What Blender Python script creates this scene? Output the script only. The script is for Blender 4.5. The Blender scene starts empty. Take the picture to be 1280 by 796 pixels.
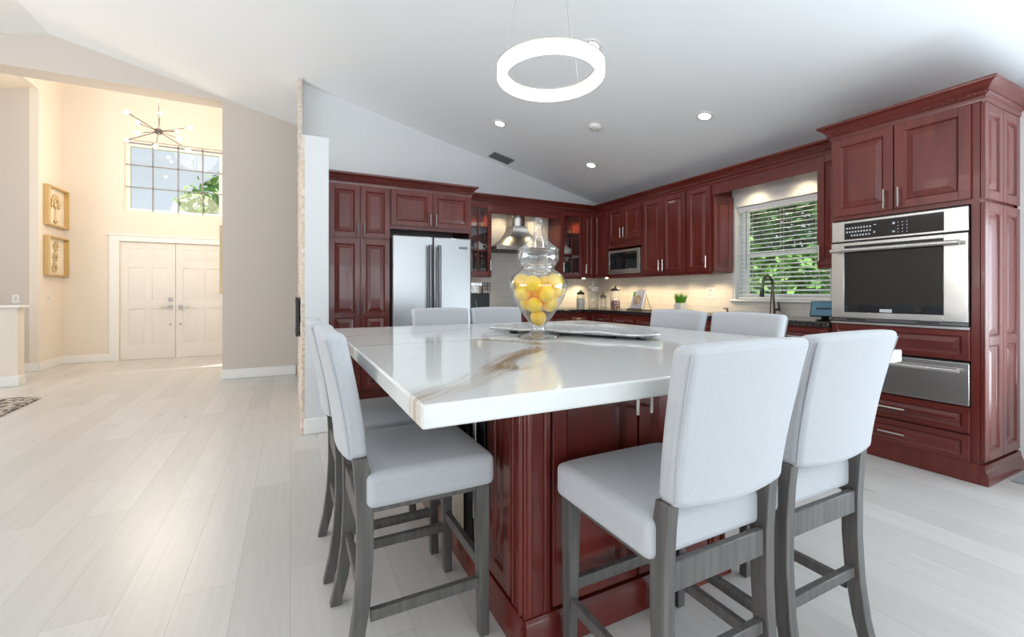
import bpy, bmesh, math, random
from mathutils import Vector, Matrix
random.seed(7)
PI = math.pi
C = bpy.context.scene.collection
SC = bpy.context.scene

# ------------------------------------------------------------------ camera, world, lights, exposure
cam_d = bpy.data.cameras.new('camera'); cam = bpy.data.objects.new('camera', cam_d); C.objects.link(cam)
cam.location = (0, 0, 1.15); cam.rotation_euler = (PI/2, 0, -math.radians(26.78))
cam_d.sensor_width = 36; cam_d.lens = 549/1280*36; cam_d.shift_y = -(398-366.5)/1280
cam_d.clip_start = 0.05; cam_d.clip_end = 200
SC.camera = cam
SC.view_settings.view_transform = 'Standard'; SC.view_settings.look = 'None'
SC.view_settings.gamma = 1; SC.view_settings.use_curve_mapping = False
SC.view_settings.exposure = -0.17
try:
    SC.cycles.use_denoising = True
    SC.cycles.max_bounces = 14; SC.cycles.diffuse_bounces = 12; SC.cycles.transparent_max_bounces = 24
    SC.cycles.sample_clamp_indirect = 6; SC.cycles.caustics_reflective = False
except Exception:
    pass
world = bpy.data.worlds.new('sky'); SC.world = world; world.use_nodes = True
wb = world.node_tree.nodes['Background']; wb.inputs[0].default_value = (0.80, 0.91, 1.0, 1); wb.inputs[1].default_value = 1.0

def area(name, loc, rot, sx, sy, power, col):
    l = bpy.data.lights.new(name, 'AREA'); l.shape = 'RECTANGLE'; l.size = sx; l.size_y = sy
    l.energy = power; l.color = col
    o = bpy.data.objects.new(name, l); C.objects.link(o); o.location = loc; o.rotation_euler = rot
    return o
# daylight coming in through the glass doors and windows
UP = math.radians(50)                       # lamps tilted up to brighten the ceiling, standing in for ground bounce
area('daylight_sliding_door', (4.60, -0.85, 1.00), (0, PI/2+UP*.8, 0), 2.0, 3.3, 180, (0.76, 0.89, 1.0))
area('daylight_rear_window', (0.6, -4.30, 1.30), (PI/2+UP, 0, 0), 5.2, 2.3, 235, (0.88, 0.945, 1.0))
area('daylight_left_window', (-7.15, 2.2, 1.4), (0, -PI/2-UP*1.25, 0), 2.0, 4.4, 450, (0.97, 0.975, 1.0))
area('daylight_entry_window', (-1.83, 9.62, 3.2), (-PI/2, 0, 0), 1.4, 1.2, 12, (1.0, 0.95, 0.86))
sun_d = bpy.data.lights.new('sun', 'SUN'); sun_d.energy = 8.0; sun_d.angle = .02; sun_d.color = (1, .97, .92)
sun = bpy.data.objects.new('sun', sun_d); C.objects.link(sun); sun.location = (0, 0, 12)
sun.rotation_euler = Vector((.42, .22, -.88)).to_track_quat('-Z', 'Y').to_euler()

# ------------------------------------------------------------------ mesh helpers
class MB:
    def __init__(s): s.v = []; s.f = []
    def add(s, vs, fs):
        n = len(s.v); s.v += [tuple(p) for p in vs]; s.f += [tuple(i+n for i in f) for f in fs]
    def box(s, x0, x1, y0, y1, z0, z1):
        s.add([(x0,y0,z0),(x1,y0,z0),(x1,y1,z0),(x0,y1,z0),(x0,y0,z1),(x1,y0,z1),(x1,y1,z1),(x0,y1,z1)],
              [(0,3,2,1),(4,5,6,7),(0,1,5,4),(1,2,6,5),(2,3,7,6),(3,0,4,7)]); return s
    def rings(s, rings, closed=True, cap=True):
        m = len(rings[0]); vs = [p for r in rings for p in r]; fs = []
        for i in range(len(rings)-1):
            for j in range(m if closed else m-1):
                k = (j+1) % m
                fs.append((i*m+j, i*m+k, (i+1)*m+k, (i+1)*m+j))
        if cap:
            fs.append(tuple(range(m-1, -1, -1))); fs.append(tuple((len(rings)-1)*m+j for j in range(m)))
        s.add(vs, fs); return s
    def bar(s, p, q, w, t, up=(0,0,1), w2=None, t2=None):
        p = Vector(p); q = Vector(q); d = (q-p).normalized(); u = Vector(up)
        a = d.cross(u)
        if a.length < 1e-4: a = d.cross(Vector((0,1,0)))
        a.normalize(); b = a.cross(d).normalized()
        w2 = w if w2 is None else w2; t2 = t if t2 is None else t2
        r = lambda c, w, t: [c+a*w/2+b*t/2, c-a*w/2+b*t/2, c-a*w/2-b*t/2, c+a*w/2-b*t/2]
        return s.rings([r(p, w, t), r(q, w2, t2)])
    def tube(s, pts, r, n=10, cap=True):
        pts = [Vector(p) for p in pts]; rs = []
        rr = r if isinstance(r, (list, tuple)) else [r]*len(pts)
        prev = None
        for i, p in enumerate(pts):
            d = (pts[min(i+1, len(pts)-1)]-pts[max(i-1, 0)]).normalized()
            if prev is None:
                a = d.cross(Vector((0,0,1)))
                if a.length < 1e-3: a = d.cross(Vector((1,0,0)))
            else:
                a = prev-d*prev.dot(d)
            a.normalize(); prev = a; b = d.cross(a)
            rs.append([p+(a*math.cos(2*PI*k/n)+b*math.sin(2*PI*k/n))*rr[i] for k in range(n)])
        return s.rings(rs, cap=cap)
    def lathe(s, prof, n=32, c=(0,0,0), closed_prof=False, cap=False):
        rs = [[(c[0]+r*math.cos(2*PI*k/n), c[1]+r*math.sin(2*PI*k/n), c[2]+z) for k in range(n)] for r, z in prof]
        if closed_prof: rs.append(rs[0])
        return s.rings(rs, cap=cap)
    def prism(s, poly, axis, a, b):
        m = len(poly)
        if axis == 'y': P = lambda p, t: (p[0], t, p[1])
        elif axis == 'x': P = lambda p, t: (t, p[0], p[1])
        else: P = lambda p, t: (p[0], p[1], t)
        return s.rings([[P(p, a) for p in poly], [P(p, b) for p in poly]])
    def loops(s, x0, x1, z0, z1, prof, fill=True):
        """nested rectangles in the xz plane: prof = [(inset, y)...]"""
        rs = [[(x0+i,y,z0+i),(x1-i,y,z0+i),(x1-i,y,z1-i),(x0+i,y,z1-i)] for i, y in prof]
        n = len(s.v); s.rings(rs, cap=False)
        if fill:
            m = (len(rs)-1)*4; s.f.append((n+m, n+m+1, n+m+2, n+m+3))
        return s
    def ball(s, c, r, nu=16, nv=10, sc=(1,1,1), rot=None):
        rs = []
        for i in range(1, nv):
            t = PI*i/nv
            rs.append([(math.sin(t)*math.cos(2*PI*k/nu), math.sin(t)*math.sin(2*PI*k/nu), math.cos(t)) for k in range(nu)])
        vs = [(0,0,1)]+[p for q in rs for p in q]+[(0,0,-1)]
        fs = [(0, 1+k, 1+(k+1) % nu) for k in range(nu)]
        for i in range(nv-2):
            for k in range(nu):
                a = 1+i*nu+k; b = 1+i*nu+(k+1) % nu
                fs.append((a, a+nu, b+nu, b))
        l = len(vs)-1; o = 1+(nv-2)*nu
        fs += [(l, o+(k+1) % nu, o+k) for k in range(nu)]
        M = rot or Matrix.Identity(3)
        vs = [Vector(c)+M @ Vector((p[0]*sc[0]*r, p[1]*sc[1]*r, p[2]*sc[2]*r)) for p in vs]
        s.add(vs, fs); return s
    def build(s, name, mat, parent=None, loc=(0,0,0), rotz=0, bevel=0, seg=2, smooth=40, recalc=True, subsurf=0):
        me = bpy.data.meshes.new(name); me.from_pydata(s.v, [], s.f); me.update()
        if recalc:
            b = bmesh.new(); b.from_mesh(me); bmesh.ops.recalc_face_normals(b, faces=b.faces); b.to_mesh(me); b.free()
        if mat: me.materials.append(mat)
        if smooth:
            me.shade_smooth(); me.set_sharp_from_angle(angle=math.radians(smooth))
        o = bpy.data.objects.new(name, me); C.objects.link(o); o.location = loc; o.rotation_euler = (0, 0, rotz)
        if parent: o.parent = parent
        if bevel:
            m = o.modifiers.new('edge_bevel', 'BEVEL'); m.width = bevel; m.segments = seg; m.limit_method = 'ANGLE'
            m.angle_limit = math.radians(45)
        if subsurf:
            m = o.modifiers.new('smooth_surface', 'SUBSURF'); m.levels = subsurf; m.render_levels = subsurf
        return o

def thing(name, label, cat, loc=(0,0,0), rotz=0, group=None):
    o = bpy.data.objects.new(name, None); C.objects.link(o); o.empty_display_size = 0.1
    o.location = loc; o.rotation_euler = (0, 0, rotz)
    return tag(o, label, cat, group)
def tag(o, label, cat, group=None):
    o['label'] = label; o['category'] = cat
    if group: o['group'] = group
    return o
def struct(o):
    o['kind'] = 'structure'; return o
def copy_tree(o, parent=None):
    c = o.copy(); C.objects.link(c)
    if parent: c.parent = parent
    for ch in list(o.children): copy_tree(ch, c)
    return c

# ------------------------------------------------------------------ materials
def srgb(r, g, b):
    f = lambda c: (c/255/12.92) if c/255 <= 0.04045 else ((c/255+0.055)/1.055)**2.4
    return (f(r), f(g), f(b), 1)
def mat(name, col, rough=0.5, metal=0.0, coat=0.0, spec=0.5, emit=None, estr=0):
    m = bpy.data.materials.new(name); m.use_nodes = True
    b = m.node_tree.nodes['Principled BSDF']
    b.inputs['Base Color'].default_value = col; b.inputs['Roughness'].default_value = rough
    b.inputs['Metallic'].default_value = metal; b.inputs['Coat Weight'].default_value = coat
    b.inputs['Specular IOR Level'].default_value = spec
    if emit:
        b.inputs['Emission Color'].default_value = emit; b.inputs['Emission Strength'].default_value = estr
    return m
def nodes(m): return m.node_tree.nodes, m.node_tree.links, m.node_tree.nodes['Principled BSDF']
def grain(m, c1, c2, scale=(1,1,1), nscale=6, detail=6, bump=0.0, dist=0.0, lo=0.3, hi=0.7, coord='Object', rough=None):
    N, L, B = nodes(m)
    tc = N.new('ShaderNodeTexCoord'); mp = N.new('ShaderNodeMapping'); mp.inputs['Scale'].default_value = scale
    nz = N.new('ShaderNodeTexNoise'); nz.inputs['Scale'].default_value = nscale; nz.inputs['Detail'].default_value = detail
    nz.inputs['Distortion'].default_value = dist
    rp = N.new('ShaderNodeValToRGB'); rp.color_ramp.elements[0].position = lo; rp.color_ramp.elements[1].position = hi
    rp.color_ramp.elements[0].color = c1; rp.color_ramp.elements[1].color = c2
    L.new(tc.outputs[coord], mp.inputs[0]); L.new(mp.outputs[0], nz.inputs['Vector'])
    L.new(nz.outputs[0], rp.inputs[0]); L.new(rp.outputs[0], B.inputs['Base Color'])
    if bump:
        bp = N.new('ShaderNodeBump'); bp.inputs['Strength'].default_value = bump; bp.inputs['Distance'].default_value = 0.003
        L.new(nz.outputs[0], bp.inputs['Height']); L.new(bp.outputs[0], B.inputs['Normal'])
    return m
cherry = grain(mat('cherry_wood', srgb(110,38,34), 0.27, coat=0.2), srgb(84,29,24), srgb(116,44,35), (7,7,.8), 2.0, 4, dist=0.3, lo=.2, hi=.8)
cherry_h = grain(mat('cherry_wood_horizontal', srgb(110,38,34), 0.27, coat=0.2), srgb(82,28,24), srgb(112,42,34), (.8,.8,7), 2.0, 4, dist=0.3, lo=.2, hi=.8)
cherry_dark = mat('cherry_shadow_gap', srgb(38,12,12), 0.5)
stool_wood = grain(mat('grey_brown_oak', srgb(96,92,88), 0.5), srgb(74,71,69), srgb(100,97,94), (30,30,2), 2.0, 6, bump=0.1)
def fabric_mat(name, c1, c2):
    m = grain(mat(name, c1, 0.95, spec=0.15), c1, c2, (1,1,1), 420, 3, bump=0.12)
    N, L, B = nodes(m); B.inputs['Sheen Weight'].default_value = 0.25; B.inputs['Sheen Roughness'].default_value = 0.6
    return m
fabric = fabric_mat('light_grey_linen', srgb(172,174,178), srgb(189,191,195))
wall_white = mat('white_wall_paint', srgb(218,220,221), 0.85, spec=0.2)
ceil_white = mat('white_ceiling_paint', srgb(241,244,246), 0.9, spec=0.2)
greige = mat('greige_wall_paint', srgb(206,198,190), 0.85, spec=0.2)
cream = mat('cream_wall_paint', srgb(230,221,210), 0.85, spec=0.2)
trim = mat('white_trim_paint', srgb(236,236,234), 0.45)
door_paint = mat('white_door_paint', srgb(232,228,222), 0.4)
steel = mat('brushed_steel', srgb(212,210,206), 0.27, 1.0)
steel_f = mat('stainless_fridge_steel', srgb(186,188,189), 0.30, 0.8)
chrome = mat('chrome', srgb(215,215,215), 0.12, 1.0)
nickel = mat('satin_nickel', srgb(200,196,190), 0.25, 1.0)
bronze = mat('dark_pewter_metal', srgb(118,110,103), 0.3, 1.0)
black = mat('black_plastic', srgb(16,16,18), 0.35)
black_glass = mat('black_oven_glass', srgb(24,26,29), 0.06, coat=0.5)
white_pl = mat('white_plastic', srgb(232,230,226), 0.4)
icon = mat('pale_panel_print', srgb(190,192,196), 0.5)
gold = mat('gold_leaf_frame', srgb(208,178,124), 0.35, 0.35)
gold_art = mat('gold_leaf_relief', srgb(214,190,142), 0.35, 0.5)
ivory = mat('ivory_mat_board', srgb(233,224,206), 0.8)
ceramic = mat('white_ceramic', srgb(232,232,230), 0.2)
lemon_m = grain(mat('lemon_peel', srgb(252,208,36), 0.35), srgb(252,196,24), srgb(255,220,44), (1,1,1), 14, 4, bump=0.1)
def tag_led(name, col, s): return mat(name, (1,1,1,1), 0.5, emit=col, estr=s)
led_cool = tag_led('recessed_lamp_glow', (1,0.98,0.95,1), 12)
led_ring = tag_led('ring_lamp_diffuser', (1.0,0.94,0.86,1), 4.5)
bulb_m = tag_led('warm_bulb_glow', (1.0,0.86,0.66,1), 9)
puck_m = tag_led('puck_lamp_glow', (1.0,0.80,0.52,1), 10)

def thin_glass(name, tint=(1,1,1,1), refl=0.10, rough=0.0, blend=0.35):
    m = bpy.data.materials.new(name); m.use_nodes = True; N = m.node_tree.nodes; L = m.node_tree.links
    N.remove(N['Principled BSDF']); out = N['Material Output']
    t = N.new('ShaderNodeBsdfTransparent'); t.inputs[0].default_value = tint
    g = N.new('ShaderNodeBsdfGlossy'); g.inputs['Roughness'].default_value = rough
    lw = N.new('ShaderNodeLayerWeight'); lw.inputs[0].default_value = blend
    ma = N.new('ShaderNodeMath'); ma.operation = 'MULTIPLY_ADD'; ma.inputs[1].default_value = 0.75; ma.inputs[2].default_value = refl*0.4
    mx = N.new('ShaderNodeMixShader')
    L.new(lw.outputs['Facing'], ma.inputs[0]); L.new(ma.outputs[0], mx.inputs[0])
    L.new(t.outputs[0], mx.inputs[1]); L.new(g.outputs[0], mx.inputs[2]); L.new(mx.outputs[0], out.inputs[0])
    return m
glass = thin_glass('clear_window_glass', blend=0.15)
vase_glass = thin_glass('clear_vase_glass', (0.97,0.98,0.98,1), 0.14, blend=0.38)
cab_glass = thin_glass('cabinet_door_glass', (0.95,0.95,0.95,1), 0.08, blend=0.15)
jar_glass = thin_glass('storage_jar_glass', (0.93,0.95,0.95,1), 0.14, blend=0.3)

def floor_mat():
    m = mat('whitewashed_oak_planks', srgb(214,211,205), 0.27); N, L, B = nodes(m)
    tc = N.new('ShaderNodeTexCoord'); mp = N.new('ShaderNodeMapping'); mp.inputs['Rotation'].default_value = (0, 0, PI/2)
    br = N.new('ShaderNodeTexBrick'); br.offset = 0.37; br.inputs['Scale'].default_value = 1.0
    br.inputs['Brick Width'].default_value = 1.5; br.inputs['Row Height'].default_value = 0.19
    br.inputs['Mortar Size'].default_value = 0.0016; br.inputs['Mortar Smooth'].default_value = 0.4
    br.inputs['Color1'].default_value = srgb(203,200,196); br.inputs['Color2'].default_value = srgb(212,209,205)
    br.inputs['Mortar'].default_value = srgb(186,183,178)
    L.new(tc.outputs['Object'], mp.inputs[0]); L.new(mp.outputs[0], br.inputs['Vector'])
    m2 = N.new('ShaderNodeMapping'); m2.inputs['Scale'].default_value = (14, 0.8, 1)
    nz = N.new('ShaderNodeTexNoise'); nz.inputs['Scale'].default_value = 3; nz.inputs['Detail'].default_value = 8; nz.inputs['Distortion'].default_value = 0.8
    L.new(tc.outputs['Object'], m2.inputs[0]); L.new(m2.outputs[0], nz.inputs['Vector'])
    rp = N.new('ShaderNodeValToRGB'); rp.color_ramp.elements[0].position = 0.3; rp.color_ramp.elements[1].position = 0.65
    rp.color_ramp.elements[0].color = (0.92,0.912,0.90,1); rp.color_ramp.elements[1].color = (1,1,1,1)
    L.new(nz.outputs[0], rp.inputs[0])
    # knots
    m3 = N.new('ShaderNodeMapping'); m3.inputs['Scale'].default_value = (2.6, 1.0, 1)
    vo = N.new('ShaderNodeTexVoronoi'); vo.inputs['Scale'].default_value = 1.5; vo.inputs['Randomness'].default_value = 1
    L.new(tc.outputs['Object'], m3.inputs[0]); L.new(m3.outputs[0], vo.inputs['Vector'])
    rk = N.new('ShaderNodeValToRGB'); rk.color_ramp.elements[0].position = 0.02; rk.color_ramp.elements[1].position = 0.09
    rk.color_ramp.elements[0].color = (0.62,0.57,0.52,1); rk.color_ramp.elements[1].color = (1,1,1,1)
    L.new(vo.outputs['Distance'], rk.inputs[0])
    x1 = N.new('ShaderNodeMixRGB'); x1.blend_type = 'MULTIPLY'; x1.inputs[0].default_value = 0.75
    x2 = N.new('ShaderNodeMixRGB'); x2.blend_type = 'MULTIPLY'; x2.inputs[0].default_value = 0.6
    L.new(br.outputs[0], x1.inputs[1]); L.new(rp.outputs[0], x1.inputs[2])
    L.new(x1.outputs[0], x2.inputs[1]); L.new(rk.outputs[0], x2.inputs[2]); L.new(x2.outputs[0], B.inputs['Base Color'])
    bp = N.new('ShaderNodeBump'); bp.inputs['Strength'].default_value = 0.12; bp.inputs['Distance'].default_value = 0.002
    L.new(nz.outputs[0], bp.inputs['Height']); L.new(bp.outputs[0], B.inputs['Normal'])
    return m
def quartz_mat():
    m = mat('white_quartz_with_brown_veins', srgb(220,221,219), 0.07, spec=0.4); N, L, B = nodes(m)
    tc = N.new('ShaderNodeTexCoord')
    nz = N.new('ShaderNodeTexNoise'); nz.inputs['Scale'].default_value = 3.2; nz.inputs['Detail'].default_value = 6
    L.new(tc.outputs['Object'], nz.inputs['Vector'])
    def vm(op, a=None, b=None, va=None, vb=None, sc=None):
        n = N.new('ShaderNodeVectorMath'); n.operation = op
        if a is not None: L.new(a, n.inputs[0])
        if b is not None: L.new(b, n.inputs[1])
        if va is not None: n.inputs[0].default_value = va
        if vb is not None: n.inputs[1].default_value = vb
        if sc is not None: L.new(sc, n.inputs['Scale'])
        return n
    w0 = vm('SUBTRACT', nz.outputs['Color'], vb=(.5,.5,.5)); w1 = vm('MULTIPLY', w0.outputs[0], vb=(.16,.16,0))
    flat = vm('MULTIPLY', tc.outputs['Object'], vb=(1,1,0)); P = vm('ADD', flat.outputs[0], w1.outputs[0]).outputs[0]
    st = N.new('ShaderNodeTexNoise'); st.inputs['Scale'].default_value = 1.0; st.inputs['Detail'].default_value = 5
    mp = N.new('ShaderNodeMapping'); mp.inputs['Rotation'].default_value = (0,0,-.80)
    mq = N.new('ShaderNodeMapping'); mq.inputs['Scale'].default_value = (1.6, 34, 1)
    L.new(P, mp.inputs[0]); L.new(mp.outputs[0], mq.inputs[0]); L.new(mq.outputs[0], st.inputs['Vector'])
    sr = N.new('ShaderNodeValToRGB'); sr.color_ramp.elements[0].position = .32; sr.color_ramp.elements[1].position = .60; L.new(st.outputs[0], sr.inputs[0])
    col = None
    for a, b, w, k, c, streak in (((.12,.80),(.55,1.17),.085,1.0,srgb(166,136,100),1), ((.55,1.17),(.80,1.45),.095,1.0,srgb(156,124,86),1), ((.80,1.45),(.97,1.66),.085,1.0,srgb(160,128,92),1),
                       ((.97,1.66),(.80,1.95),.05,1.0,srgb(160,126,88),1), ((.97,1.66),(1.12,2.05),.06,.9,srgb(164,132,96),1), ((.80,1.95),(1.16,1.98),.020,.95,srgb(150,116,78),0),
                       ((.16,1.92),(.82,1.95),.010,.9,srgb(150,118,84),0), ((.16,2.35),(1.0,2.55),.010,.8,srgb(160,130,98),0), ((1.12,2.05),(1.9,2.9),.05,.55,srgb(186,164,136),1), ((1.5,.8),(2.2,1.6),.012,.5,srgb(190,168,142),0)):
        A = Vector((a[0], a[1], 0)); D = Vector((b[0]-a[0], b[1]-a[1], 0))
        q = vm('SUBTRACT', P, vb=A); dt = vm('DOT_PRODUCT', q.outputs[0], vb=D/D.length_squared)
        cl = N.new('ShaderNodeClamp'); L.new(dt.outputs['Value'], cl.inputs[0])
        pr = vm('SCALE', va=D, sc=cl.outputs[0]); df = vm('SUBTRACT', q.outputs[0], pr.outputs[0]); ln = vm('LENGTH', df.outputs[0])
        mr = N.new('ShaderNodeMapRange'); mr.interpolation_type = 'SMOOTHSTEP'
        mr.inputs[1].default_value = 0; mr.inputs[2].default_value = w; mr.inputs[3].default_value = k; mr.inputs[4].default_value = 0
        L.new(ln.outputs['Value'], mr.inputs[0]); f = mr.outputs[0]
        if streak:
            mu = N.new('ShaderNodeMath'); mu.operation = 'MULTIPLY'; L.new(f, mu.inputs[0]); L.new(sr.outputs[0], mu.inputs[1]); f = mu.outputs[0]
        x = N.new('ShaderNodeMixRGB'); L.new(f, x.inputs[0]); x.inputs[2].default_value = c
        if col is None: x.inputs[1].default_value = srgb(220,221,219)
        else: L.new(col, x.inputs[1])
        col = x.outputs[0]
    L.new(col, B.inputs['Base Color']); return m
def granite_mat():
    m = mat('dark_granite', srgb(40,38,38), 0.12, coat=0.3)
    return grain(m, srgb(22,22,24), srgb(92,84,76), (1,1,1), 90, 4, lo=0.45, hi=0.75)
def tile_mat():
    m = mat('pale_stone_backsplash_tile', srgb(214,210,203), 0.35); N, L, B = nodes(m)
    tc = N.new('ShaderNodeTexCoord'); br = N.new('ShaderNodeTexBrick')
    cx = N.new('ShaderNodeSeparateXYZ'); cb = N.new('ShaderNodeCombineXYZ'); ad = N.new('ShaderNodeMath')
    L.new(tc.outputs['Object'], cx.inputs[0]); L.new(cx.outputs[0], ad.inputs[0]); L.new(cx.outputs[1], ad.inputs[1])
    L.new(ad.outputs[0], cb.inputs[0]); L.new(cx.outputs[2], cb.inputs[1]); L.new(cb.outputs[0], br.inputs['Vector'])
    br.inputs['Scale'].default_value = 1; br.inputs['Brick Width'].default_value = 0.30; br.inputs['Row Height'].default_value = 0.10
    br.inputs['Mortar Size'].default_value = 0.0025
    br.inputs['Color1'].default_value = srgb(212,207,199); br.inputs['Color2'].default_value = srgb(219,215,208); br.inputs['Mortar'].default_value = srgb(196,190,182)
    L.new(br.outputs[0], B.inputs['Base Color']); return m
def stone_mat():
    m = grain(mat('rough_stacked_stone', srgb(214,200,184), 0.9), srgb(190,172,152), srgb(230,220,208), (1,1,3), 14, 6, bump=0.0)
    return m
def rug_mat():
    return grain(mat('speckled_grey_rug', srgb(150,140,130), 0.95), srgb(88,80,76), srgb(206,196,184), (1,1,1), 22, 5, lo=0.42, hi=0.58)
floor_m = floor_mat(); quartz = quartz_mat(); granite = granite_mat(); tile = tile_mat(); stone = stone_mat(); rug_m = rug_mat()
leaf_m = grain(mat('garden_leaf_green', srgb(96,150,70), 0.6), srgb(58,110,44), srgb(150,196,96), (1,1,1), 3, 4)
leaf_d = grain(mat('dark_leaf_green', srgb(60,104,58), 0.6), srgb(40,82,42), srgb(104,150,84), (1,1,1), 3, 4)
bark = grain(mat('tree_bark', srgb(120,108,96), 0.9), srgb(90,80,70), srgb(146,132,118), (6,6,1), 8, 5)
grass_m = grain(mat('lawn_green', srgb(120,158,84), 0.9), srgb(96,136,66), srgb(150,180,104), (1,1,1), 8, 5)
paver = grain(mat('patio_concrete', srgb(196,194,188), 0.8), srgb(184,182,176), srgb(208,206,200), (1,1,1), 6, 5)

# ------------------------------------------------------------------ the setting
RX, RZ, SL = -2.5, 4.16, 0.237           # ridge of the gabled ceiling
cz = lambda x: RZ-SL*abs(x-RX)
XW, YB = 4.32, 5.54                        # right wall, kitchen back wall
struct(MB().box(-7.0, 4.52, -4.2, 9.85, -0.10, 0).build('floor', floor_m, smooth=0))
struct(MB().prism([(RX,RZ),(4.52,cz(4.52)),(4.52,cz(4.52)+.12),(RX,RZ+.12)], 'y', -4.2, 7.27).build('ceiling', ceil_white, smooth=0))
struct(MB().prism([(RX,RZ),(RX,RZ+.12),(-7.0,cz(-7.0)+.12),(-7.0,cz(-7.0))], 'y', -4.2, 7.27).build('ceiling_left', ceil_white, smooth=0))
struct(MB().box(-3.41, -0.66, 7.27, 9.85, 5.30, 5.42).build('ceiling_foyer', ceil_white, smooth=0))
struct(MB().prism([(-3.41,4.16),(-3.41,4.28),(-7.0,4.28-.85),(-7.0,4.16-.85)], 'y', 7.27, 8.92).build('ceiling_alcove', cream, smooth=0))
struct(MB().prism([(.106,0),(4.52,0),(4.52,cz(4.52)),(.106,cz(.106))], 'y', YB, YB+.15).build('wall_back', wall_white, smooth=0))
w = MB()
w.box(XW, 4.52, 3.17, 5.69, 0, cz(4.52)); w.box(XW, 4.52, 2.23, 3.17, 0, 1.085); w.box(XW, 4.52, 2.23, 3.17, 2.08, cz(4.52))
w.box(XW, 4.52, 0.93, 2.23, 0, cz(4.52)); w.box(XW, 4.52, -2.6, 0.93, 2.12, cz(4.52)); w.box(XW, 4.52, -4.2, -2.6, 0, cz(4.52))
struct(w.build('wall_right', wall_white, smooth=0))
w = MB(); w.prism([(-.81,0),(4.52,0),(4.52,cz(4.52)),(RX,RZ),(RX-(RZ-3.72)/SL,3.72),(-.81,3.72)], 'y', 6.97, 7.27)
w.prism([(RX-(RZ-3.72)/SL,3.72),(RX-(RZ-3.72)/SL,4.2),(-7.0,3.5),(-7.0,cz(-7.0))], 'y', 7.20, 7.27)
struct(w.build('wall_hall', greige, smooth=0))
struct(MB().box(-7.0, -6.2, 6.97, 7.27, 0, 3.0).build('wall_hall_end', greige, smooth=0))
w = MB(); w.box(-7.0, -6.9, 4.5, 8.92, 0, 3.4); w.box(-7.0, -6.9, -4.2, -0.1, 0, 3.4); w.box(-7.0, -6.9, -.1, 4.5, 0, .35); w.box(-7.0, -6.9, -.1, 4.5, 2.45, 3.4)
struct(w.build('wall_left', greige, smooth=0))
w = MB(); w.prism([(-7.0,0),(-2.1,0),(-2.1,2.55),(3.3,2.55),(3.3,0),(4.52,0),(4.52,cz(4.52)),(RX,RZ),(-7.0,cz(-7.0))], 'y', -4.2, -4.1)
struct(w.build('wall_behind', wall_white, smooth=0))
# foyer
w = MB(); w.box(-3.41, -3.31, 8.92, 9.7, 0, 5.3); w.box(-3.41, -3.31, 7.27, 8.92, 4.16, 5.3)
struct(w.build('wall_foyer_left', cream, smooth=0))
struct(MB().box(-7.0, -3.41, 8.92, 9.02, 0, 4.28).build('wall_alcove', greige, smooth=0))
struct(MB().box(-.81, -.66, 7.27, 9.85, 0, 5.3).build('wall_foyer_right', cream, smooth=0))
w = MB()
w.box(-3.41, -2.60, 9.7, 9.85, 0, 5.3); w.box(-1.06, -.81, 9.7, 9.85, 0, 5.3); w.box(-2.60, -1.06, 9.7, 9.85, 2.04, 2.57)
w.box(-2.60, -2.54, 9.7, 9.85, 2.57, 3.80); w.box(-1.12, -1.06, 9.7, 9.85, 2.57, 3.80); w.box(-2.60, -1.06, 9.7, 9.85, 3.80, 5.3)
struct(w.build('wall_entry', cream, smooth=0))
# low white partition with a stone-clad side
struct(MB().box(.106, .285, 3.95, YB, 0, 2.44).build('wall_partition', wall_white, smooth=0))
def stone_face(y0, y1, z0, z1, xf, amp):
    ny, nz = max(2, int((y1-y0)/.035)), int((z1-z0)/.03); g = []
    rnd = random.Random(3); rows = {}
    for i in range(nz+1):
        r = []
        for j in range(ny+1):
            key = (i//2, (j+(i//2)*2)//5)
            if key not in rows: rows[key] = rnd.uniform(-amp, amp)
            jit = rnd.uniform(-amp*.5, amp*.5)
            r.append((xf+rows[key]+jit, y0+(y1-y0)*j/ny, z0+(z1-z0)*i/nz))
        g.append(r)
    m = MB(); vs = [p for r in g for p in r]; fs = []
    for i in range(nz):
        for j in range(ny):
            a = i*(ny+1)+j; fs.append((a, a+1, a+ny+2, a+ny+1))
    m.add(vs, fs)
    # edges back to the wall so the cladding has thickness
    for side in (0, ny):
        col = [g[i][side] for i in range(nz+1)]; bk = [(xf+.035, p[1], p[2]) for p in col]
        m.add(col+bk, [(i, i+1, i+1+len(col), i+len(col)) for i in range(nz)])
    top = g[nz]; bk = [(xf+.035, p[1], p[2]) for p in top]
    m.add(top+bk, [(i, i+1, i+1+len(top), i+len(top)) for i in range(ny)])
    return m
struct(stone_face(3.955, 5.685, 0.002, 2.44, .082, .006).build('wall_stone', stone, smooth=0, recalc=False))
struct(stone_face(5.42, 5.685, 2.44, 3.535, .082, .008).build('wall_stone_upper', stone, smooth=0, recalc=False))
def baseboard(name, x0, x1, y0, y1, h=.13):
    m = MB().box(x0, x1, y0, y1, .001, h); struct(m.build(name, trim, bevel=.006))
baseboard('baseboard_hall', -.825, .07, 6.952, 6.969)
baseboard('baseboard_partition', .098, .30, 3.934, 3.949)
baseboard('baseboard_entry', -3.309, -2.73, 9.682, 9.699)
baseboard('baseboard_foyer_left', -3.309, -3.292, 8.905, 9.681)
baseboard('baseboard_alcove', -6.8, -3.31, 8.90, 8.919)
# pony wall by the entry
struct(MB().box(-3.9, -3.02, 7.62, 7.78, 0, .97).build('wall_pony', cream, smooth=0))
struct(MB().box(-3.93, -2.98, 7.58, 7.82, .971, 1.0).build('trim_1', trim, bevel=.006))
baseboard('baseboard_pony', -3.9, -3.002, 7.602, 7.619)
baseboard('baseboard_pony_end', -3.019, -3.002, 7.6195, 7.78)
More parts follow.
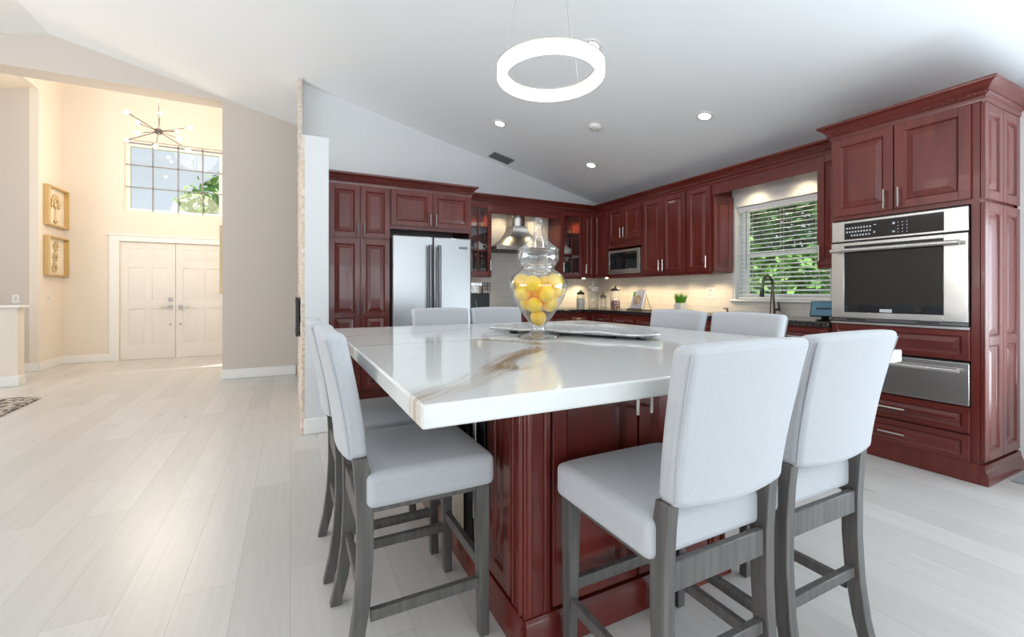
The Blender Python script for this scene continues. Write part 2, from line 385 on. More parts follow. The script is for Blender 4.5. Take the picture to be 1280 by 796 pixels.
# backsplash
struct(MB().box(1.95, 4.312, YB-.008, YB-.0005, .931, 2.30).build('wall_backsplash', tile, smooth=0))
w = MB(); w.box(XW-.008, XW-.0005, 3.19, YB-.009, .931, 1.45); w.box(XW-.008, XW-.0005, 1.92, 3.19, .931, 1.06)
struct(w.build('wall_backsplash_right', tile, smooth=0))

# --- kitchen window (right wall) with frame, panes and sill
def frame_x(x0, x1, ya, yb, za, zb, t):    # rectangular frame in a wall facing -x
    m = MB(); m.box(x0, x1, ya, yb, za, za+t); m.box(x0, x1, ya, yb, zb-t, zb)
    m.box(x0, x1, ya, ya+t, za+t, zb-t); m.box(x0, x1, yb-t, yb, za+t, zb-t); return m
wf = frame_x(4.44, 4.50, 2.231, 3.169, 1.086, 2.079, .045); wf.box(4.44, 4.50, 2.276, 3.124, 1.535, 1.575)
wf = struct(wf.build('window_1', trim)); 
MB().box(4.468, 4.472, 2.276, 3.124, 1.131, 2.034).build('window_pane', glass, wf, smooth=0)
struct(MB().box(4.285, 4.44, 2.19, 3.21, 1.062, 1.0845).build('trim_2', trim, bevel=.004))
# --- sliding glass door (right wall, beside the oven tower)
sd = frame_x(4.34, 4.50, -2.6, .93, .0, 2.119, .055); sd.box(4.38, 4.46, -.87, -.80, .055, 2.06)
sd = struct(sd.build('door_2', trim)); MB().box(4.418, 4.422, -2.54, .87, .056, 2.06).build('door_pane', glass, sd, smooth=0)
cs = MB(); cs.box(4.268, 4.319, .90, 1.084, .001, 2.36); cs.box(4.30, 4.319, -2.7, .90, 2.105, 2.2); struct(cs.build('trim_3', trim, bevel=.004))
# --- rear and left window frames
rf = MB()
for x in (-2.1, -.3, 1.5, 3.24): rf.box(x, x+.06, -4.18, -4.11, 0, 2.55)
rf.box(-2.1, 3.3, -4.18, -4.11, 2.49, 2.55); rf.box(-2.1, 3.3, -4.18, -4.11, 0, .06); rf = struct(rf.build('window_3', trim))
MB().box(-2.05, 3.25, -4.152, -4.148, .06, 2.49).build('window_pane', glass, rf, smooth=0)
lf = MB()
for y in (-.1, 1.4, 2.95, 4.44): lf.box(-6.98, -6.92, y, y+.06, .35, 2.45)
lf.box(-6.98, -6.92, -.1, 4.5, .35, .41); lf.box(-6.98, -6.92, -.1, 4.5, 2.39, 2.45); lf = struct(lf.build('window_4', trim))
MB().box(-6.952, -6.948, -.05, 4.45, .4, 2.4).build('window_pane', glass, lf, smooth=0)
# --- entry: high window and double door
ew = MB()
for x in (-2.539, -1.185): ew.box(x, x+.065, 9.76, 9.84, 2.571, 3.799)
ew.box(-2.474, -1.185, 9.76, 9.84, 2.571, 2.62); ew.box(-2.474, -1.185, 9.76, 9.84, 3.70, 3.799)
ew = struct(ew.build('window_2', trim))
mu = MB()
for x in (-2.16, -1.80, -1.435): mu.box(x-.009, x+.009, 9.745, 9.758, 2.575, 3.79)
for z in (2.99, 3.375, 3.755): mu.box(-2.53, -1.13, 9.745, 9.758, z-.009, z+.009)
mu.build('window_grille', mat('grey_window_grille', srgb(140,138,138), .5), ew, smooth=0)
MB().box(-2.474, -1.185, 9.80, 9.804, 2.62, 3.70).build('window_pane', glass, ew, smooth=0)
dc = MB(); dc.box(-2.73, -2.601, 9.674, 9.699, .001, 2.0405); dc.box(-1.059, -.93, 9.674, 9.699, .001, 2.0405); dc.box(-2.73, -.93, 9.674, 9.699, 2.041, 2.131)
dc.box(-2.75, -.91, 9.664, 9.699, 2.132, 2.155); struct(dc.build('trim_4', trim, bevel=.004))
def six_panel(x0, x1, name):
    m = MB(); fw, W = .105, x1-x0; mid = (x0+x1)/2; y = 9.735
    zs = [(.25,.88),(1.02,1.60),(1.72,1.93)]
    m.box(x0, x1, y, y+.04, .005, 2.035)
    cuts = []
    for a, b in ((x0+fw, mid-.05), (mid+.05, x1-fw)):
        for z0, z1 in zs: cuts.append((a, b, z0, z1))
    # stiles and rails stand proud, panels are raised in the recesses
    t = .012
    m.box(x0, x0+fw, y-t, y, .005, 2.035); m.box(x1-fw, x1, y-t, y, .005, 2.035); m.box(mid-.05, mid+.05, y-t, y, .005, 2.035)
    for z0, z1 in ((.005,.25),(.88,1.02),(1.60,1.72),(1.93,2.035)):
        m.box(x0+fw, mid-.05, y-t, y, z0, z1); m.box(mid+.05, x1-fw, y-t, y, z0, z1)
    for a, b, z0, z1 in cuts:
        m.loops(a+.012, b-.012, z0+.012, z1-.012, [(0, y), (.03, y-.010)])
    o = struct(m.build(name, door_paint, bevel=0)); return o
dl = six_panel(-2.598, -1.835, 'door_1'); dr = six_panel(-1.828, -1.062, 'door_3')
for d, sx in ((dl, -1), (dr, 1)):
    xc = -1.832+sx*.072
    m = MB().box(xc-.03, xc+.03, 9.712, 9.7225, .875, .935); m.tube([(xc, 9.712, .905), (xc, 9.665, .905)], .011); m.bar((xc, 9.67, .905), (xc+sx*.125, 9.67, .905), .014, .018); m.build('door_handle', nickel, d)
    if sx < 0: MB().box(xc-.03, xc+.03, 9.705, 9.7225, 1.01, 1.07).build('deadbolt', nickel, d)
    MB().lathe([(0,0),(.012,0),(.012,.006),(0,.006)], 12).build('peg', bronze, d, (xc, 9.712, .60)).rotation_euler = (PI/2, 0, 0)

# ------------------------------------------------------------------ cabinetry helpers (local frame: x to the viewer's right, front towards -y)
T = .021
def door_geo(x0, x1, z0, z1, splits=(), fw=.055, t=T):
    m = MB(); m.box(x0, x0+fw, -t, 0, z0, z1); m.box(x1-fw, x1, -t, 0, z0, z1)
    zz = [z0]+list(splits)+[z1]
    rails = [(z0, z0+fw)]+[(s-fw/2, s+fw/2) for s in splits]+[(z1-fw, z1)]
    for a, b in rails: m.box(x0+fw, x1-fw, -t, 0, a, b)
    for k in range(len(rails)-1):
        a, b = rails[k][1], rails[k+1][0]
        w = min(x1-x0-2*fw, b-a); r = min(.034, w*.25)
        m.loops(x0+fw, x1-fw, a, b, [(0, -t), (.005, -t+.004), (.007, -t+.009), (.012, -t+.011), (.012+r, -t+.003)])
    return m
def pull(parent, x, z, L=.13, vertical=True, y=-T, d=.032, r=.006, m=None):
    b = MB(); h = L/2
    if vertical:
        b.tube([(x, y-d, z-h), (x, y-d, z+h)], r, 8)
        for s in (-1, 1): b.tube([(x, y+.001, z+s*h*.72), (x, y-d, z+s*h*.72)], r*.8, 8)
    else:
        b.tube([(x-h, y-d, z), (x+h, y-d, z)], r, 8)
        for s in (-1, 1): b.tube([(x+s*h*.72, y+.001, z), (x+s*h*.72, y-d, z)], r*.8, 8)
    return b.build('handle', m or nickel, parent)
def door(root, x0, x1, z0, z1, hx=None, hz=None, splits=(), name='door', fw=.055, L=.13, material=None):
    d = door_geo(x0, x1, z0, z1, splits, fw).build(name, material or cherry, root, bevel=.0018, seg=1, smooth=0)
    if hx is not None: pull(d, hx, hz, L, True)
    return d
def drawer(root, x0, x1, z0, z1, handle=True, fw=.035):
    d = door_geo(x0, x1, z0, z1, (), fw).build('drawer_front', cherry_h, root, bevel=.0018, seg=1, smooth=0)
    if handle: pull(d, (x0+x1)/2, (z0+z1)/2, .15, False)
    return d
def sweep(path, prof, flip=1):
    """moulding along an xy path; prof = [(outward, z)]; outward is to the right of travel (flip=1)"""
    n = len(path); P = [Vector((p[0], p[1])) for p in path]; off = []
    for i in range(n):
        ns = []
        for a, b in ((i-1, i), (i, i+1)):
            if 0 <= a and b < n:
                d = (P[b]-P[a]).normalized(); ns.append(Vector((d.y, -d.x))*flip)
        if len(ns) == 1: off.append(ns[0])
        else: off.append((ns[0]+ns[1])/(1+ns[0].dot(ns[1])))
    m = MB(); m.rings([[(P[i].x+off[i].x*o, P[i].y+off[i].y*o, z) for o, z in prof] for i in range(n)])
    return m
CROWN = [(.001,2.30),(.006,2.30),(.010,2.315),(.010,2.332),(.016,2.336),(.022,2.345),(.022,2.356),(.026,2.360),(.034,2.372),(.046,2.386),(.060,2.396),(.070,2.402),(.072,2.408),(.072,2.42),(.001,2.42)]

def rope(path, parent, flip=1, out=.022, z=2.3505):
    """twisted rope bead running along a moulding"""
    n = len(path); P = [Vector((p[0], p[1])) for p in path]; off = []
    for i in range(n):
        ns = []
        for a, b in ((i-1, i), (i, i+1)):
            if 0 <= a and b < n:
                d = (P[b]-P[a]).normalized(); ns.append(Vector((d.y, -d.x))*flip)
        off.append(ns[0] if len(ns) == 1 else (ns[0]+ns[1])/(1+ns[0].dot(ns[1])))
    Q = [P[i]+off[i]*out for i in range(n)]; m = MB()
    for i in range(n-1):
        d = Q[i+1]-Q[i]; L_ = d.length; u = d/L_; w = Vector((u.y, -u.x)); k = max(2, int(L_/.007)); rs = []
        for j in range(k+1):
            c = Q[i]+d*(j/k); t = j/k*L_*2*PI/.11
            rs.append([(c.x+w.x*.0085*math.cos(t+q*PI/2), c.y+w.y*.0085*math.cos(t+q*PI/2), z+.0085*math.sin(t+q*PI/2)) for q in range(4)])
        m.rings(rs)
    return m.build('rope_trim', cherry, parent, smooth=0)

# ------------------------------------------------------------------ back wall: pantry, fridge surround, refrigerator
YF = 4.93
pan = thing('pantry_cabinet', 'tall cherry pantry cabinet with two upper and two long lower doors left of refrigerator', 'cabinet', (.335, YF, 0))
b = MB(); b.box(0, .645, 0, YB-YF-.002, .10, 2.31); b.box(.0, .645, .06, YB-YF-.002, .002, .10); b.build('cabinet_body', cherry, pan)
MB().box(-.045, -.001, -.004, .05, .002, 2.298).build('filler_strip', cherry, pan)
door(pan, .022, .328, 1.745, 2.298, .300, 1.83); door(pan, .336, .640, 1.745, 2.298, .364, 1.83)
door(pan, .022, .328, .115, 1.728, .300, .99, splits=(.917,)); door(pan, .336, .640, .115, 1.728, .364, .99, splits=(.917,))
ofc = thing('over_refrigerator_cabinet', 'cherry wall cabinet with two square doors above the refrigerator', 'cabinet', (.983, YF, 0))
b = MB(); b.box(0, .955, 0, YB-YF-.002, 1.865, 2.31); b.box(.930, .955, 0, YB-YF-.002, .002, 1.865); b.build('cabinet_body', cherry, ofc)
door(ofc, .010, .474, 1.905, 2.298, .446, 1.985); door(ofc, .482, .946, 1.905, 2.298, .512, 1.985)
cm1 = sweep([(.29, YF), (1.938, YF), (1.938, 5.135)], CROWN).build('crown_moulding', cherry_h); rope([(.29, YF), (1.938, YF)], cm1)
tag(cm1, 'dark cherry crown moulding along the top of the pantry and refrigerator cabinets', 'moulding')

dsteel = mat('darker_brushed_steel', srgb(128,130,133), .3, 1.0)
fr = thing('refrigerator', 'stainless steel french door refrigerator between the pantry and glass cabinet', 'refrigerator', (.990, 4.84, 0))
MB().box(.004, .912, .07, .66, .02, 1.775).build('cabinet_body', mat('dark_grey_fridge_side', srgb(70,72,74), .5), fr)
MB().box(.02, .896, .03, .07, .02, .07).build('toe_grille', black, fr)
for x0, x1, hx in ((.0, .452, .405), (.460, .912, .510)):
    d = MB().box(x0, x1, .0, .068, .72, 1.787).build('door', steel_f, fr, bevel=.012, seg=3)
    h = MB(); h.tube([(hx, -.062, .78), (hx, -.062, 1.69)], .019, 14)
    for z in (.81, 1.66): h.tube([(hx, .002, z), (hx, -.062, z)], .014, 10)
    h.build('handle', dsteel, d)
    if x0 > .3:
        bd = MB().box(.765, .865, -.003, .001, 1.665, 1.69).build('badge', mat('dark_badge', srgb(70,74,78), .4), d)
        g = MB()
        for k in range(8): g.box(.772+k*.011, .772+k*.011+.007, -.0045, -.003, 1.672, 1.683)
        g.build('badge_lettering', icon, bd)
d = MB().box(.0, .912, .0, .068, .08, .71).build('freezer_drawer', steel_f, fr, bevel=.012, seg=3)
h = MB(); h.tube([(.08, -.055, .64), (.832, -.055, .64)], .0135, 12)
for x in (.11, .80): h.tube([(x, .002, .64), (x, -.055, .64)], .011, 10)
h.build('handle', steel, d)
MB().box(.03, .12, .03, .12, 1.776, 1.80).build('hinge_cover', black, fr)

# ------------------------------------------------------------------ glass-door cabinets and hood
YU = 5.21
def puck_light(root, x, y, z, power=13.0, col=(1.0,.76,.46)):
    p = MB().lathe([(0,0),(.026,0),(.03,.004),(.03,.009),(0,.009)], 16).build('puck_light', puck_m, root, (x, y, z))
    l = bpy.data.lights.new('puck_glow', 'SPOT'); l.energy = power; l.color = col; l.spot_size = 2.4; l.spot_blend = .8; l.shadow_soft_size = .02
    o = bpy.data.objects.new('puck_glow', l); C.objects.link(o); o.parent = root; o.location = (x, y, z-.006)
    return p
def glass_cabinet(name, label, x0, x1, z0=1.375, z1=2.31, hinge=1):
    W = x1-x0; D = YB-YU-.012
    r = thing(name, label, 'cabinet', (x0, YU, 0))
    b = MB(); t = .018
    b.box(0, t, 0, D, z0, z1); b.box(W-t, W, 0, D, z0, z1); b.box(t, W-t, 0, D, z0, z0+t); b.box(t, W-t, 0, D, z1-t, z1); b.box(t, W-t, D-.008, D, z0+t, z1-t)
    b.box(0, W, -.003, .016, z0-.02, z0)
    b.build('cabinet_body', cherry, r)
    for z in (1.69, 1.99): MB().box(t+.001, W-t-.001, .02, D-.01, z, z+.008).build('shelf', mat('dark_glass_shelf', srgb(70,60,58), .15), r)
    fw = .055; d = MB(); a0, a1, c0, c1 = .004, W-.004, z0+.004, z1-.012
    d.box(a0, a0+fw, -T, -.001, c0, c1); d.box(a1-fw, a1, -T, -.001, c0, c1); d.box(a0+fw, a1-fw, -T, -.001, c0, c0+fw); d.box(a0+fw, a1-fw, -T, -.001, c1-fw, c1)
    xm = (a0+a1)/2; d.box(xm-.009, xm+.009, -T+.003, -.012, c0+fw, c1-fw)
    for q in (1.70, 2.0): d.box(a0+fw, a1-fw, -T+.003, -.012, q-.008, q+.008)
    d = d.build('door', cherry, r, bevel=.0018, seg=1, smooth=0)
    MB().box(a0+fw, a1-fw, -.008, -.005, c0+fw, c1-fw).build('glass_pane', cab_glass, d, smooth=0)
    pull(d, a1-.026 if hinge > 0 else a0+.026, z0+.14, .13)
    puck_light(r, W/2, .12, z1-t-.011, 24.0)
    return r
gcl = glass_cabinet('glass_cabinet', 'cherry glass-front cabinet between refrigerator and range hood', 1.945, 2.327)
gcr = glass_cabinet('glass_cabinet', 'cherry glass-front cabinet right of the range hood', 3.386, 3.762, hinge=-1)
puck_light(gcl, .28, .13, 1.3655, 5); puck_light(gcr, .19, .15, 1.3655)
val = thing('hood_valance', 'cherry valance board spanning above the range hood', 'valance', (2.329, YU, 0))
MB().box(0, 1.055, 0, .022, 2.19, 2.31).build('valance_board', cherry_h, val, bevel=.002)
puck_light(val, .26, .17, 2.275, 9.0); puck_light(val, .80, .17, 2.275, 9.0)
MB().box(0, 1.055, .022, YB-YU-.012, 2.285, 2.31).build('valance_top', cherry_h, val)

hood = thing('range_hood', 'stainless chimney range hood with flared canopy on the tiled wall', 'range hood', (2.80, YB-.009, 0))
HX, HY = .40, .47
rings = []
for k in range(13):
    t = k/12; e = (1-t)**1.9                      # flares outwards at the bottom
    hx = .105+(HX-.015-.105)*e; y0 = -(.24+(HY-.01-.24)*e); z = 1.765+.30*t
    rings.append([(-hx, -.001, z), (-hx, y0, z), (hx, y0, z), (hx, -.001, z)])
MB().rings(rings).build('canopy', mat('hood_steel', srgb(168,170,172), .34, 1.0), hood, smooth=60)
MB().box(-HX-.06, HX+.06, -HY, -.001, 1.715, 1.763).build('rim', steel, hood, bevel=.004)
n = 14; pr = [(.10*math.cos(PI+PI*k/n), -.16+.085*math.sin(PI+PI*k/n)) for k in range(n+1)]
MB().prism([(-.10,-.001)]+pr+[(.10,-.001)], 'z', 2.066, 2.283).build('chimney', steel, hood)
MB().box(-HX-.02, HX+.02, -HY+.03, -.04, 1.708, 1.7145).build('filter', mat('dark_filter_mesh', srgb(60,62,64), .4, .8), hood)

# ------------------------------------------------------------------ right-hand run of wall cabinets
XU = 3.99; RR = -PI/2; DU = XW-XU-.010
corner = thing('corner_cabinet', 'cherry corner wall cabinet with folding door between glass cabinet and microwave', 'cabinet', (3.768, YU, 0))
b = MB(); b.prism([(0,0),(XU-3.768,0),(XU-3.768,YU-4.9),(XW-3.768-.010,YU-4.9),(XW-3.768-.010,YB-YU-.012),(0,YB-YU-.012)][::1], 'z', 1.375, 2.31)
b.v = [(x, (-(y) if False else y), z) for x, y, z in b.v]
# corner footprint: back leg along x, right leg coming forward along -y
b = MB(); b.box(0, XW-3.768-.010, 0, YB-YU-.012, 1.375, 2.31); b.box(XU-3.768, XW-3.768-.010, -(YU-4.905), 0, 1.375, 2.31)
b.build('cabinet_body', cherry, corner); puck_light(corner, .13, .16, 1.3655); puck_light(corner, .36, -.12, 1.3655)
door(corner, .004, XU-3.768-T-.002, 1.385, 2.298, .030, 1.50, fw=.045)
d = door_geo(.004, YU-4.905-T-.002, 1.385, 2.298, (), .045).build('door', cherry, corner, (XU-3.768, -T-.002, 0), RR, bevel=.0018, seg=1, smooth=0)
def upper(name, label, y0, y1, doors, z0=1.375):
    """wall cabinet on the right wall between y0 (far) and y1 (near)"""
    r = thing(name, label, 'cabinet', (XU, y0, 0), RR); W = y0-y1
    b = MB(); b.box(0, W, 0, DU, z0, 2.31); b.box(0, W, -.003, .016, z0-.018, z0); b.build('cabinet_body', cherry, r)
    for d in doors: door(r, *d)
    return r
# microwave cabinet: doors on top, open niche below
mwc = thing('microwave_cabinet', 'cherry wall cabinet with two small doors above the built-in microwave', 'cabinet', (XU, 4.903, 0), RR)
W = 4.903-4.227; b = MB(); b.box(0, W, 0, DU, 1.86, 2.31); b.box(0, .022, 0, DU, 1.395, 1.86); b.box(W-.022, W, 0, DU, 1.395, 1.86); b.box(0, W, 0, DU, 1.375, 1.412); b.box(.022, W-.022, DU-.02, DU, 1.412, 1.86)
b.box(.022, W-.022, 0, .02, 1.765, 1.86); b.box(0, W, -.003, .016, 1.357, 1.375); b.build('cabinet_body', cherry, mwc)
door(mwc, .030, .330, 1.872, 2.298, .303, 1.96); door(mwc, .338, .668, 1.872, 2.298, .366, 1.96)
d = door_geo(.026, .668, 1.768, 1.862, (), .02).build('rail_panel', cherry_h, mwc, bevel=.0018, seg=1, smooth=0)
mw = thing('microwave', 'stainless built-in microwave with dark glass door in the wall cabinet', 'microwave', (XU, 4.877, 0), RR)
MB().box(0, .62, .0, .28, 1.4135, 1.735).build('case', mat('microwave_case', srgb(60,60,62), .5), mw)
fm = MB(); fm.box(0, .62, -.02, -.001, 1.4135, 1.475); fm.box(0, .62, -.02, -.001, 1.70, 1.735); fm.box(0, .028, -.02, -.001, 1.475, 1.70); fm.box(.565, .62, -.02, -.001, 1.475, 1.70)
fm = fm.build('door_frame', steel, mw, bevel=.002)
MB().box(.028, .565, -.017, -.002, 1.475, 1.70).build('door_glass', black_glass, mw, smooth=0)
puck_light(mwc, .16, .13, 1.3655); puck_light(mwc, .50, .13, 1.3655)
upd = upper('wall_cabinet', 'cherry double-door wall cabinet right of the microwave', 4.225, 3.530, [(.010, .343, 1.385, 2.298, .316, 1.485), (.351, .686, 1.385, 2.298, .379, 1.485)])
puck_light(upd, .16, .13, 1.3655); puck_light(upd, .52, .13, 1.3655)
ups = upper('wall_cabinet', 'cherry single-door wall cabinet at the left of the window', 3.528, 3.202, [(.008, .318, 1.385, 2.298, .290, 1.485)])
# this cabinet ends in a panelled side facing the window
b = door_geo(.012, DU-.004, 1.385, 2.19, (), .05).build('end_panel', cherry, ups, (.3265, .0, 0), PI/2, bevel=.0018, seg=1, smooth=0)
puck_light(ups, .17, .13, 1.3655)
wv = thing('window_valance', 'cherry valance board bridging the cabinets above the kitchen window', 'valance', (XU, 3.200, 0), RR)
MB().box(0, 1.042, 0, .022, 2.19, 2.31).build('valance_board', cherry_h, wv, bevel=.002)
MB().box(0, 1.042, .022, DU, 2.285, 2.31).build('valance_top', cherry_h, wv)
puck_light(wv, .28, .20, 2.275, 9); puck_light(wv, .76, .20, 2.275, 9)
upn = upper('wall_cabinet', 'narrow cherry wall cabinet between window and oven tower', 2.157, 1.905, [(.008, .246, 1.385, 2.298, .036, 1.485)])
cr = sweep([(1.941, YU), (XU, YU), (XU, 1.905)], CROWN)
cr = cr.build('crown_moulding', cherry_h); rope([(1.96, YU), (XU, YU), (XU, 1.905)], cr)
tag(cr, 'long dark cherry crown moulding over the corner and window wall cabinets', 'moulding')

# ------------------------------------------------------------------ oven tower
XT = 3.70; TD = 4.275-XT; TW = .81
tw = thing('oven_tower', 'tall cherry oven tower with panelled side at the right', 'cabinet', (XT, 1.90, 0), RR)
b = MB(); b.box(0, TW, 0, TD, 1.695, 2.31)                       # box above the oven
b.box(0, .016, 0, TD, .12, 1.695); b.box(TW-.037, TW, 0, TD, .12, 1.695); b.box(.016, TW-.037, TD-.02, TD, .12, 1.695)
b.box(.016, TW-.037, 0, TD-.02, .735, .925); b.box(.016, TW-.037, 0, TD-.02, .12, .455)
b.box(0, TW, -.012, TD, .002, .12)
b.build('cabinet_body', cherry, tw)
door(tw, .016, .390, 1.725, 2.298, .350, 1.80); door(tw, .398, .775, 1.725, 2.298, .430, 1.80)
drawer(tw, .016, .770, .738, .922, False); drawer(tw, .016, .770, .296, .450); drawer(tw, .016, .770, .122, .284)
MB().box(.010, .775, -.03, .10, .927, .942).build('metal_sill', steel, tw)
for x0, x1 in ((.008, .284), (.290, .568)):
    door_geo(x0, x1, 1.722, 2.298, (), .055).build('side_panel', cherry, tw, (TW+.0005, 0, 0), PI/2, bevel=.0018, seg=1, smooth=0)
    door_geo(x0, x1, .135, 1.700, (.86,), .055).build('side_panel', cherry, tw, (TW+.0005, 0, 0), PI/2, bevel=.0018, seg=1, smooth=0)
PL = [(.0,.002),(.040,.002),(.040,.055),(.036,.060),(.036,.070),(.030,.082),(.026,.098),(.024,.12),(.0,.12)]
sweep([(TW+.001, -.012), (TW+.001, TD)], PL, 1).build('plinth_moulding', cherry_h, tw)
cw = sweep([(0, .212), (0, 0), (TW+.018, 0), (TW+.018, TD)], CROWN, 1)
cw = cw.build('crown_moulding', cherry_h, tw); rope([(0, 0), (TW+.018, 0), (TW+.018, TD-.01)], cw)
ov = thing('wall_oven', 'stainless built-in wall oven with dark glass door and black control panel', 'oven', (XT, 1.883, 0), RR)
MB().box(.003, .745, .002, .535, .947, 1.690).build('case', mat('oven_case', srgb(50,50,52), .5), ov)
cp = MB().box(.0, .752, -.028, -.0005, 1.532, 1.681).build('control_panel', steel, ov, bevel=.003)
dp = MB().box(.085, .640, -.0305, -.0275, 1.545, 1.665).build('display_glass', black_glass, cp, smooth=0)
g = MB()
for r in range(3):
    for k in range(9 - (r == 2)*2): g.box(.098+k*.018+(.03 if r == 2 else 0), .098+k*.018+.010+(.03 if r == 2 else 0), -.0315, -.0304, 1.566+r*-.0+(2-r)*.027, 1.566+(2-r)*.027+.012)
for r in range(4):
    for k in range(3): g.box(.405+k*.024, .405+k*.024+.005, -.0315, -.0304, 1.562+r*.022, 1.562+r*.022+.006)
g.box(.268,.284,-.0315,-.0304,1.632,1.636); g.box(.268,.276,-.0315,-.0304,1.575,1.588); g.box(.376,.390,-.0315,-.0304,1.622,1.636); g.box(.376,.390,-.0315,-.0304,1.566,1.578)
g.build('panel_markings', icon, dp)
od = MB(); od.box(.0, .085, -.034, -.0005, .972, 1.520); od.box(.640, .752, -.034, -.0005, .972, 1.520); od.box(.085, .640, -.034, -.0005, .972, 1.012); od.box(.085, .640, -.034, -.0005, 1.498, 1.520)
od = od.build('door', steel, ov, bevel=.002)
MB().box(.0855, .6395, -.0335, -.004, 1.0125, 1.4975).build('door_glass', black_glass, od, bevel=.004)
h = MB(); h.tube([(.02, -.085, 1.462), (.728, -.085, 1.462)], .015, 14)
for x in (.04, .705): h.tube([(x, -.033, 1.462), (x, -.085, 1.462)], .011, 10)
h.build('handle', steel, od)
bd = MB().box(.305, .375, -.0365, -.0335, 1.018, 1.040).build('badge', mat('silver_badge', srgb(205,208,212), .35, .3), od)
vt = MB().box(.0, .752, -.024, -.0005, .948, .968).build('vent_strip', mat('dark_steel', srgb(120,122,124), .35, 1.0), ov)
MB().box(.10, .22, -.026, -.0235, .955, .962).build('vent_slot', black, vt); MB().box(.50, .62, -.026, -.0235, .955, .962).build('vent_slot', black, vt)
wd = thing('warming_drawer', 'stainless warming drawer built in below the wall oven', 'drawer', (XT, 1.883, 0), RR)
MB().box(.005, .745, .002, .52, .460, .728).build('case', mat('drawer_case', srgb(50,50,52), .5), wd)
wf_ = MB().box(.0, .754, -.026, -.0005, .464, .722).build('drawer_front', steel, wd, bevel=.003)
h = MB(); h.tube([(.04, -.06, .672), (.72, -.06, .672)], .012, 12)
for x in (.06, .70): h.tube([(x, -.025, .672), (x, -.06, .672)], .011, 10)
h.build('handle', steel, wf_)

# ------------------------------------------------------------------ base cabinets and granite counter
bb = thing('base_cabinet', 'cherry base cabinet run under the granite counter on the back wall', 'cabinet', (1.945, 4.93, 0))
b = MB(); b.box(0, 2.36, 0, YB-4.93-.012, .10, .885); b.box(0, 2.36, .06, YB-4.93-.012, .002, .10); b.build('cabinet_body', cherry, bb)
for x0, x1 in ((.02, .37), (.38, .73), (.74, 1.06), (1.07, 1.39), (1.40, 1.71)):
    drawer(bb, x0, x1, .73, .875); door(bb, x0, x1, .12, .715, x1-.03 if int(x0*100) % 2 == 0 else x0+.03, .64)
br_ = thing('base_cabinet', 'cherry base cabinet run under the sink and window counter', 'cabinet', (3.70, 4.925, 0), RR)
b = MB(); b.box(0, 3.018, 0, XW-3.70-.012, .10, .885); b.box(0, 3.018, .06, XW-3.70-.012, .002, .10); b.build('cabinet_body', cherry, br_)
for k in range(7):
    x0 = .05+k*.423; drawer(br_, x0, x0+.413, .73, .875, k not in (4, 5)); door(br_, x0, x0+.413, .12, .715, x0+(.38 if k % 2 == 0 else .033), .64)
ct = MB(); ct.prism([(1.945,4.895),(3.665,4.895),(3.665,1.905),(XW-.010,1.905),(XW-.010,YB-.010),(1.945,YB-.010)], 'z', .887, .930)
tag(ct.build('granite_countertop', granite, bevel=.008, seg=2), 'dark polished granite countertop running around the kitchen corner', 'countertop')

# ------------------------------------------------------------------ island
IX0, IX1, IY0, IY1 = .66, 1.60, 1.22, 2.62
isl = thing('kitchen_island', 'cherry kitchen island base with fluted corner posts under the white quartz top', 'kitchen island', (0, 0, 0))
b = MB(); b.box(IX0+.02, IX1-.02, IY0+.02, IY1-.02, .002, .879); b.build('cabinet_body', cherry, isl)
for px, py in ((IX0, IY0), (IX1, IY0), (IX0, IY1), (IX1, IY1)):
    sx = 1 if px == IX0 else -1; sy = 1 if py == IY0 else -1
    p = MB(); cx0, cx1 = sorted((px, px+sx*.095)); cy0, cy1 = sorted((py, py+sy*.095))
    p.box(cx0, cx1, cy0, cy1, .002, .879)
    # vertical beads either side of the corner
    p.tube([(px+sx*.018, py-sy*.003, .125), (px+sx*.018, py-sy*.003, .878)], .009, 8); p.tube([(px-sx*.003, py+sy*.018, .125), (px-sx*.003, py+sy*.018, .878)], .009, 8)
    p.tube([(px+sx*.075, py-sy*.001, .125), (px+sx*.075, py-sy*.001, .878)], .007, 8); p.tube([(px-sx*.001, py+sy*.075, .125), (px-sx*.001, py+sy*.075, .878)], .007, 8)
    p.build('corner_post', cherry, isl, bevel=.003)
m = sweep([(IX0, IY0), (IX1, IY0), (IX1, IY1), (IX0, IY1), (IX0, IY0)], [(-.02,.003),(.016,.003),(.016,.098),(.010,.108),(.006,.116),(-.02,.116)])
m.build('base_moulding', cherry_h, isl)
def idoor(x0, x1, hx, loc, rz, splits=(), nm='door'):
    d = door_geo(x0, x1, .125, .868, splits).build(nm, cherry, isl, loc, rz, bevel=.0018, seg=1, smooth=0)
    if hx is not None: pull(d, hx, .80, .16)
idoor(.105, .466, .438, (IX0, IY0+.02, 0), 0); idoor(.474, .835, .502, (IX0, IY0+.02, 0), 0)
idoor(.105, .466, .438, (IX1, IY1-.02, 0), PI); idoor(.474, .835, .502, (IX1, IY1-.02, 0), PI)
idoor(.105, .500, None, (IX0+.02, IY1, 0), RR, nm='side_panel'); idoor(1.105, 1.300, None, (IX0+.02, IY1, 0), RR, nm='side_panel')
for k in range(3): idoor(.105+k*.40, .495+k*.40, None, (IX1-.02, IY0, 0), PI/2, nm='side_panel')
wc = thing('beverage_cooler', 'black glass beverage cooler with steel handle in the left side of the island', 'beverage cooler', (IX0+.0185, IY1-.505, 0), RR)
MB().box(0, .592, -.03, .0, .125, .868).build('door', black_glass, wc, bevel=.004)
m = MB(); m.box(0, .592, -.033, -.031, .80, .868); m.build('control_strip', mat('dark_steel_strip', srgb(80,82,84), .3, .9), wc)
m = MB(); m.tube([(.562, -.052, .30), (.562, -.052, .80)], .009, 10)
for z in (.33, .77): m.tube([(.562, -.029, z), (.562, -.052, z)], .007, 8)
m.build('handle', steel, wc)
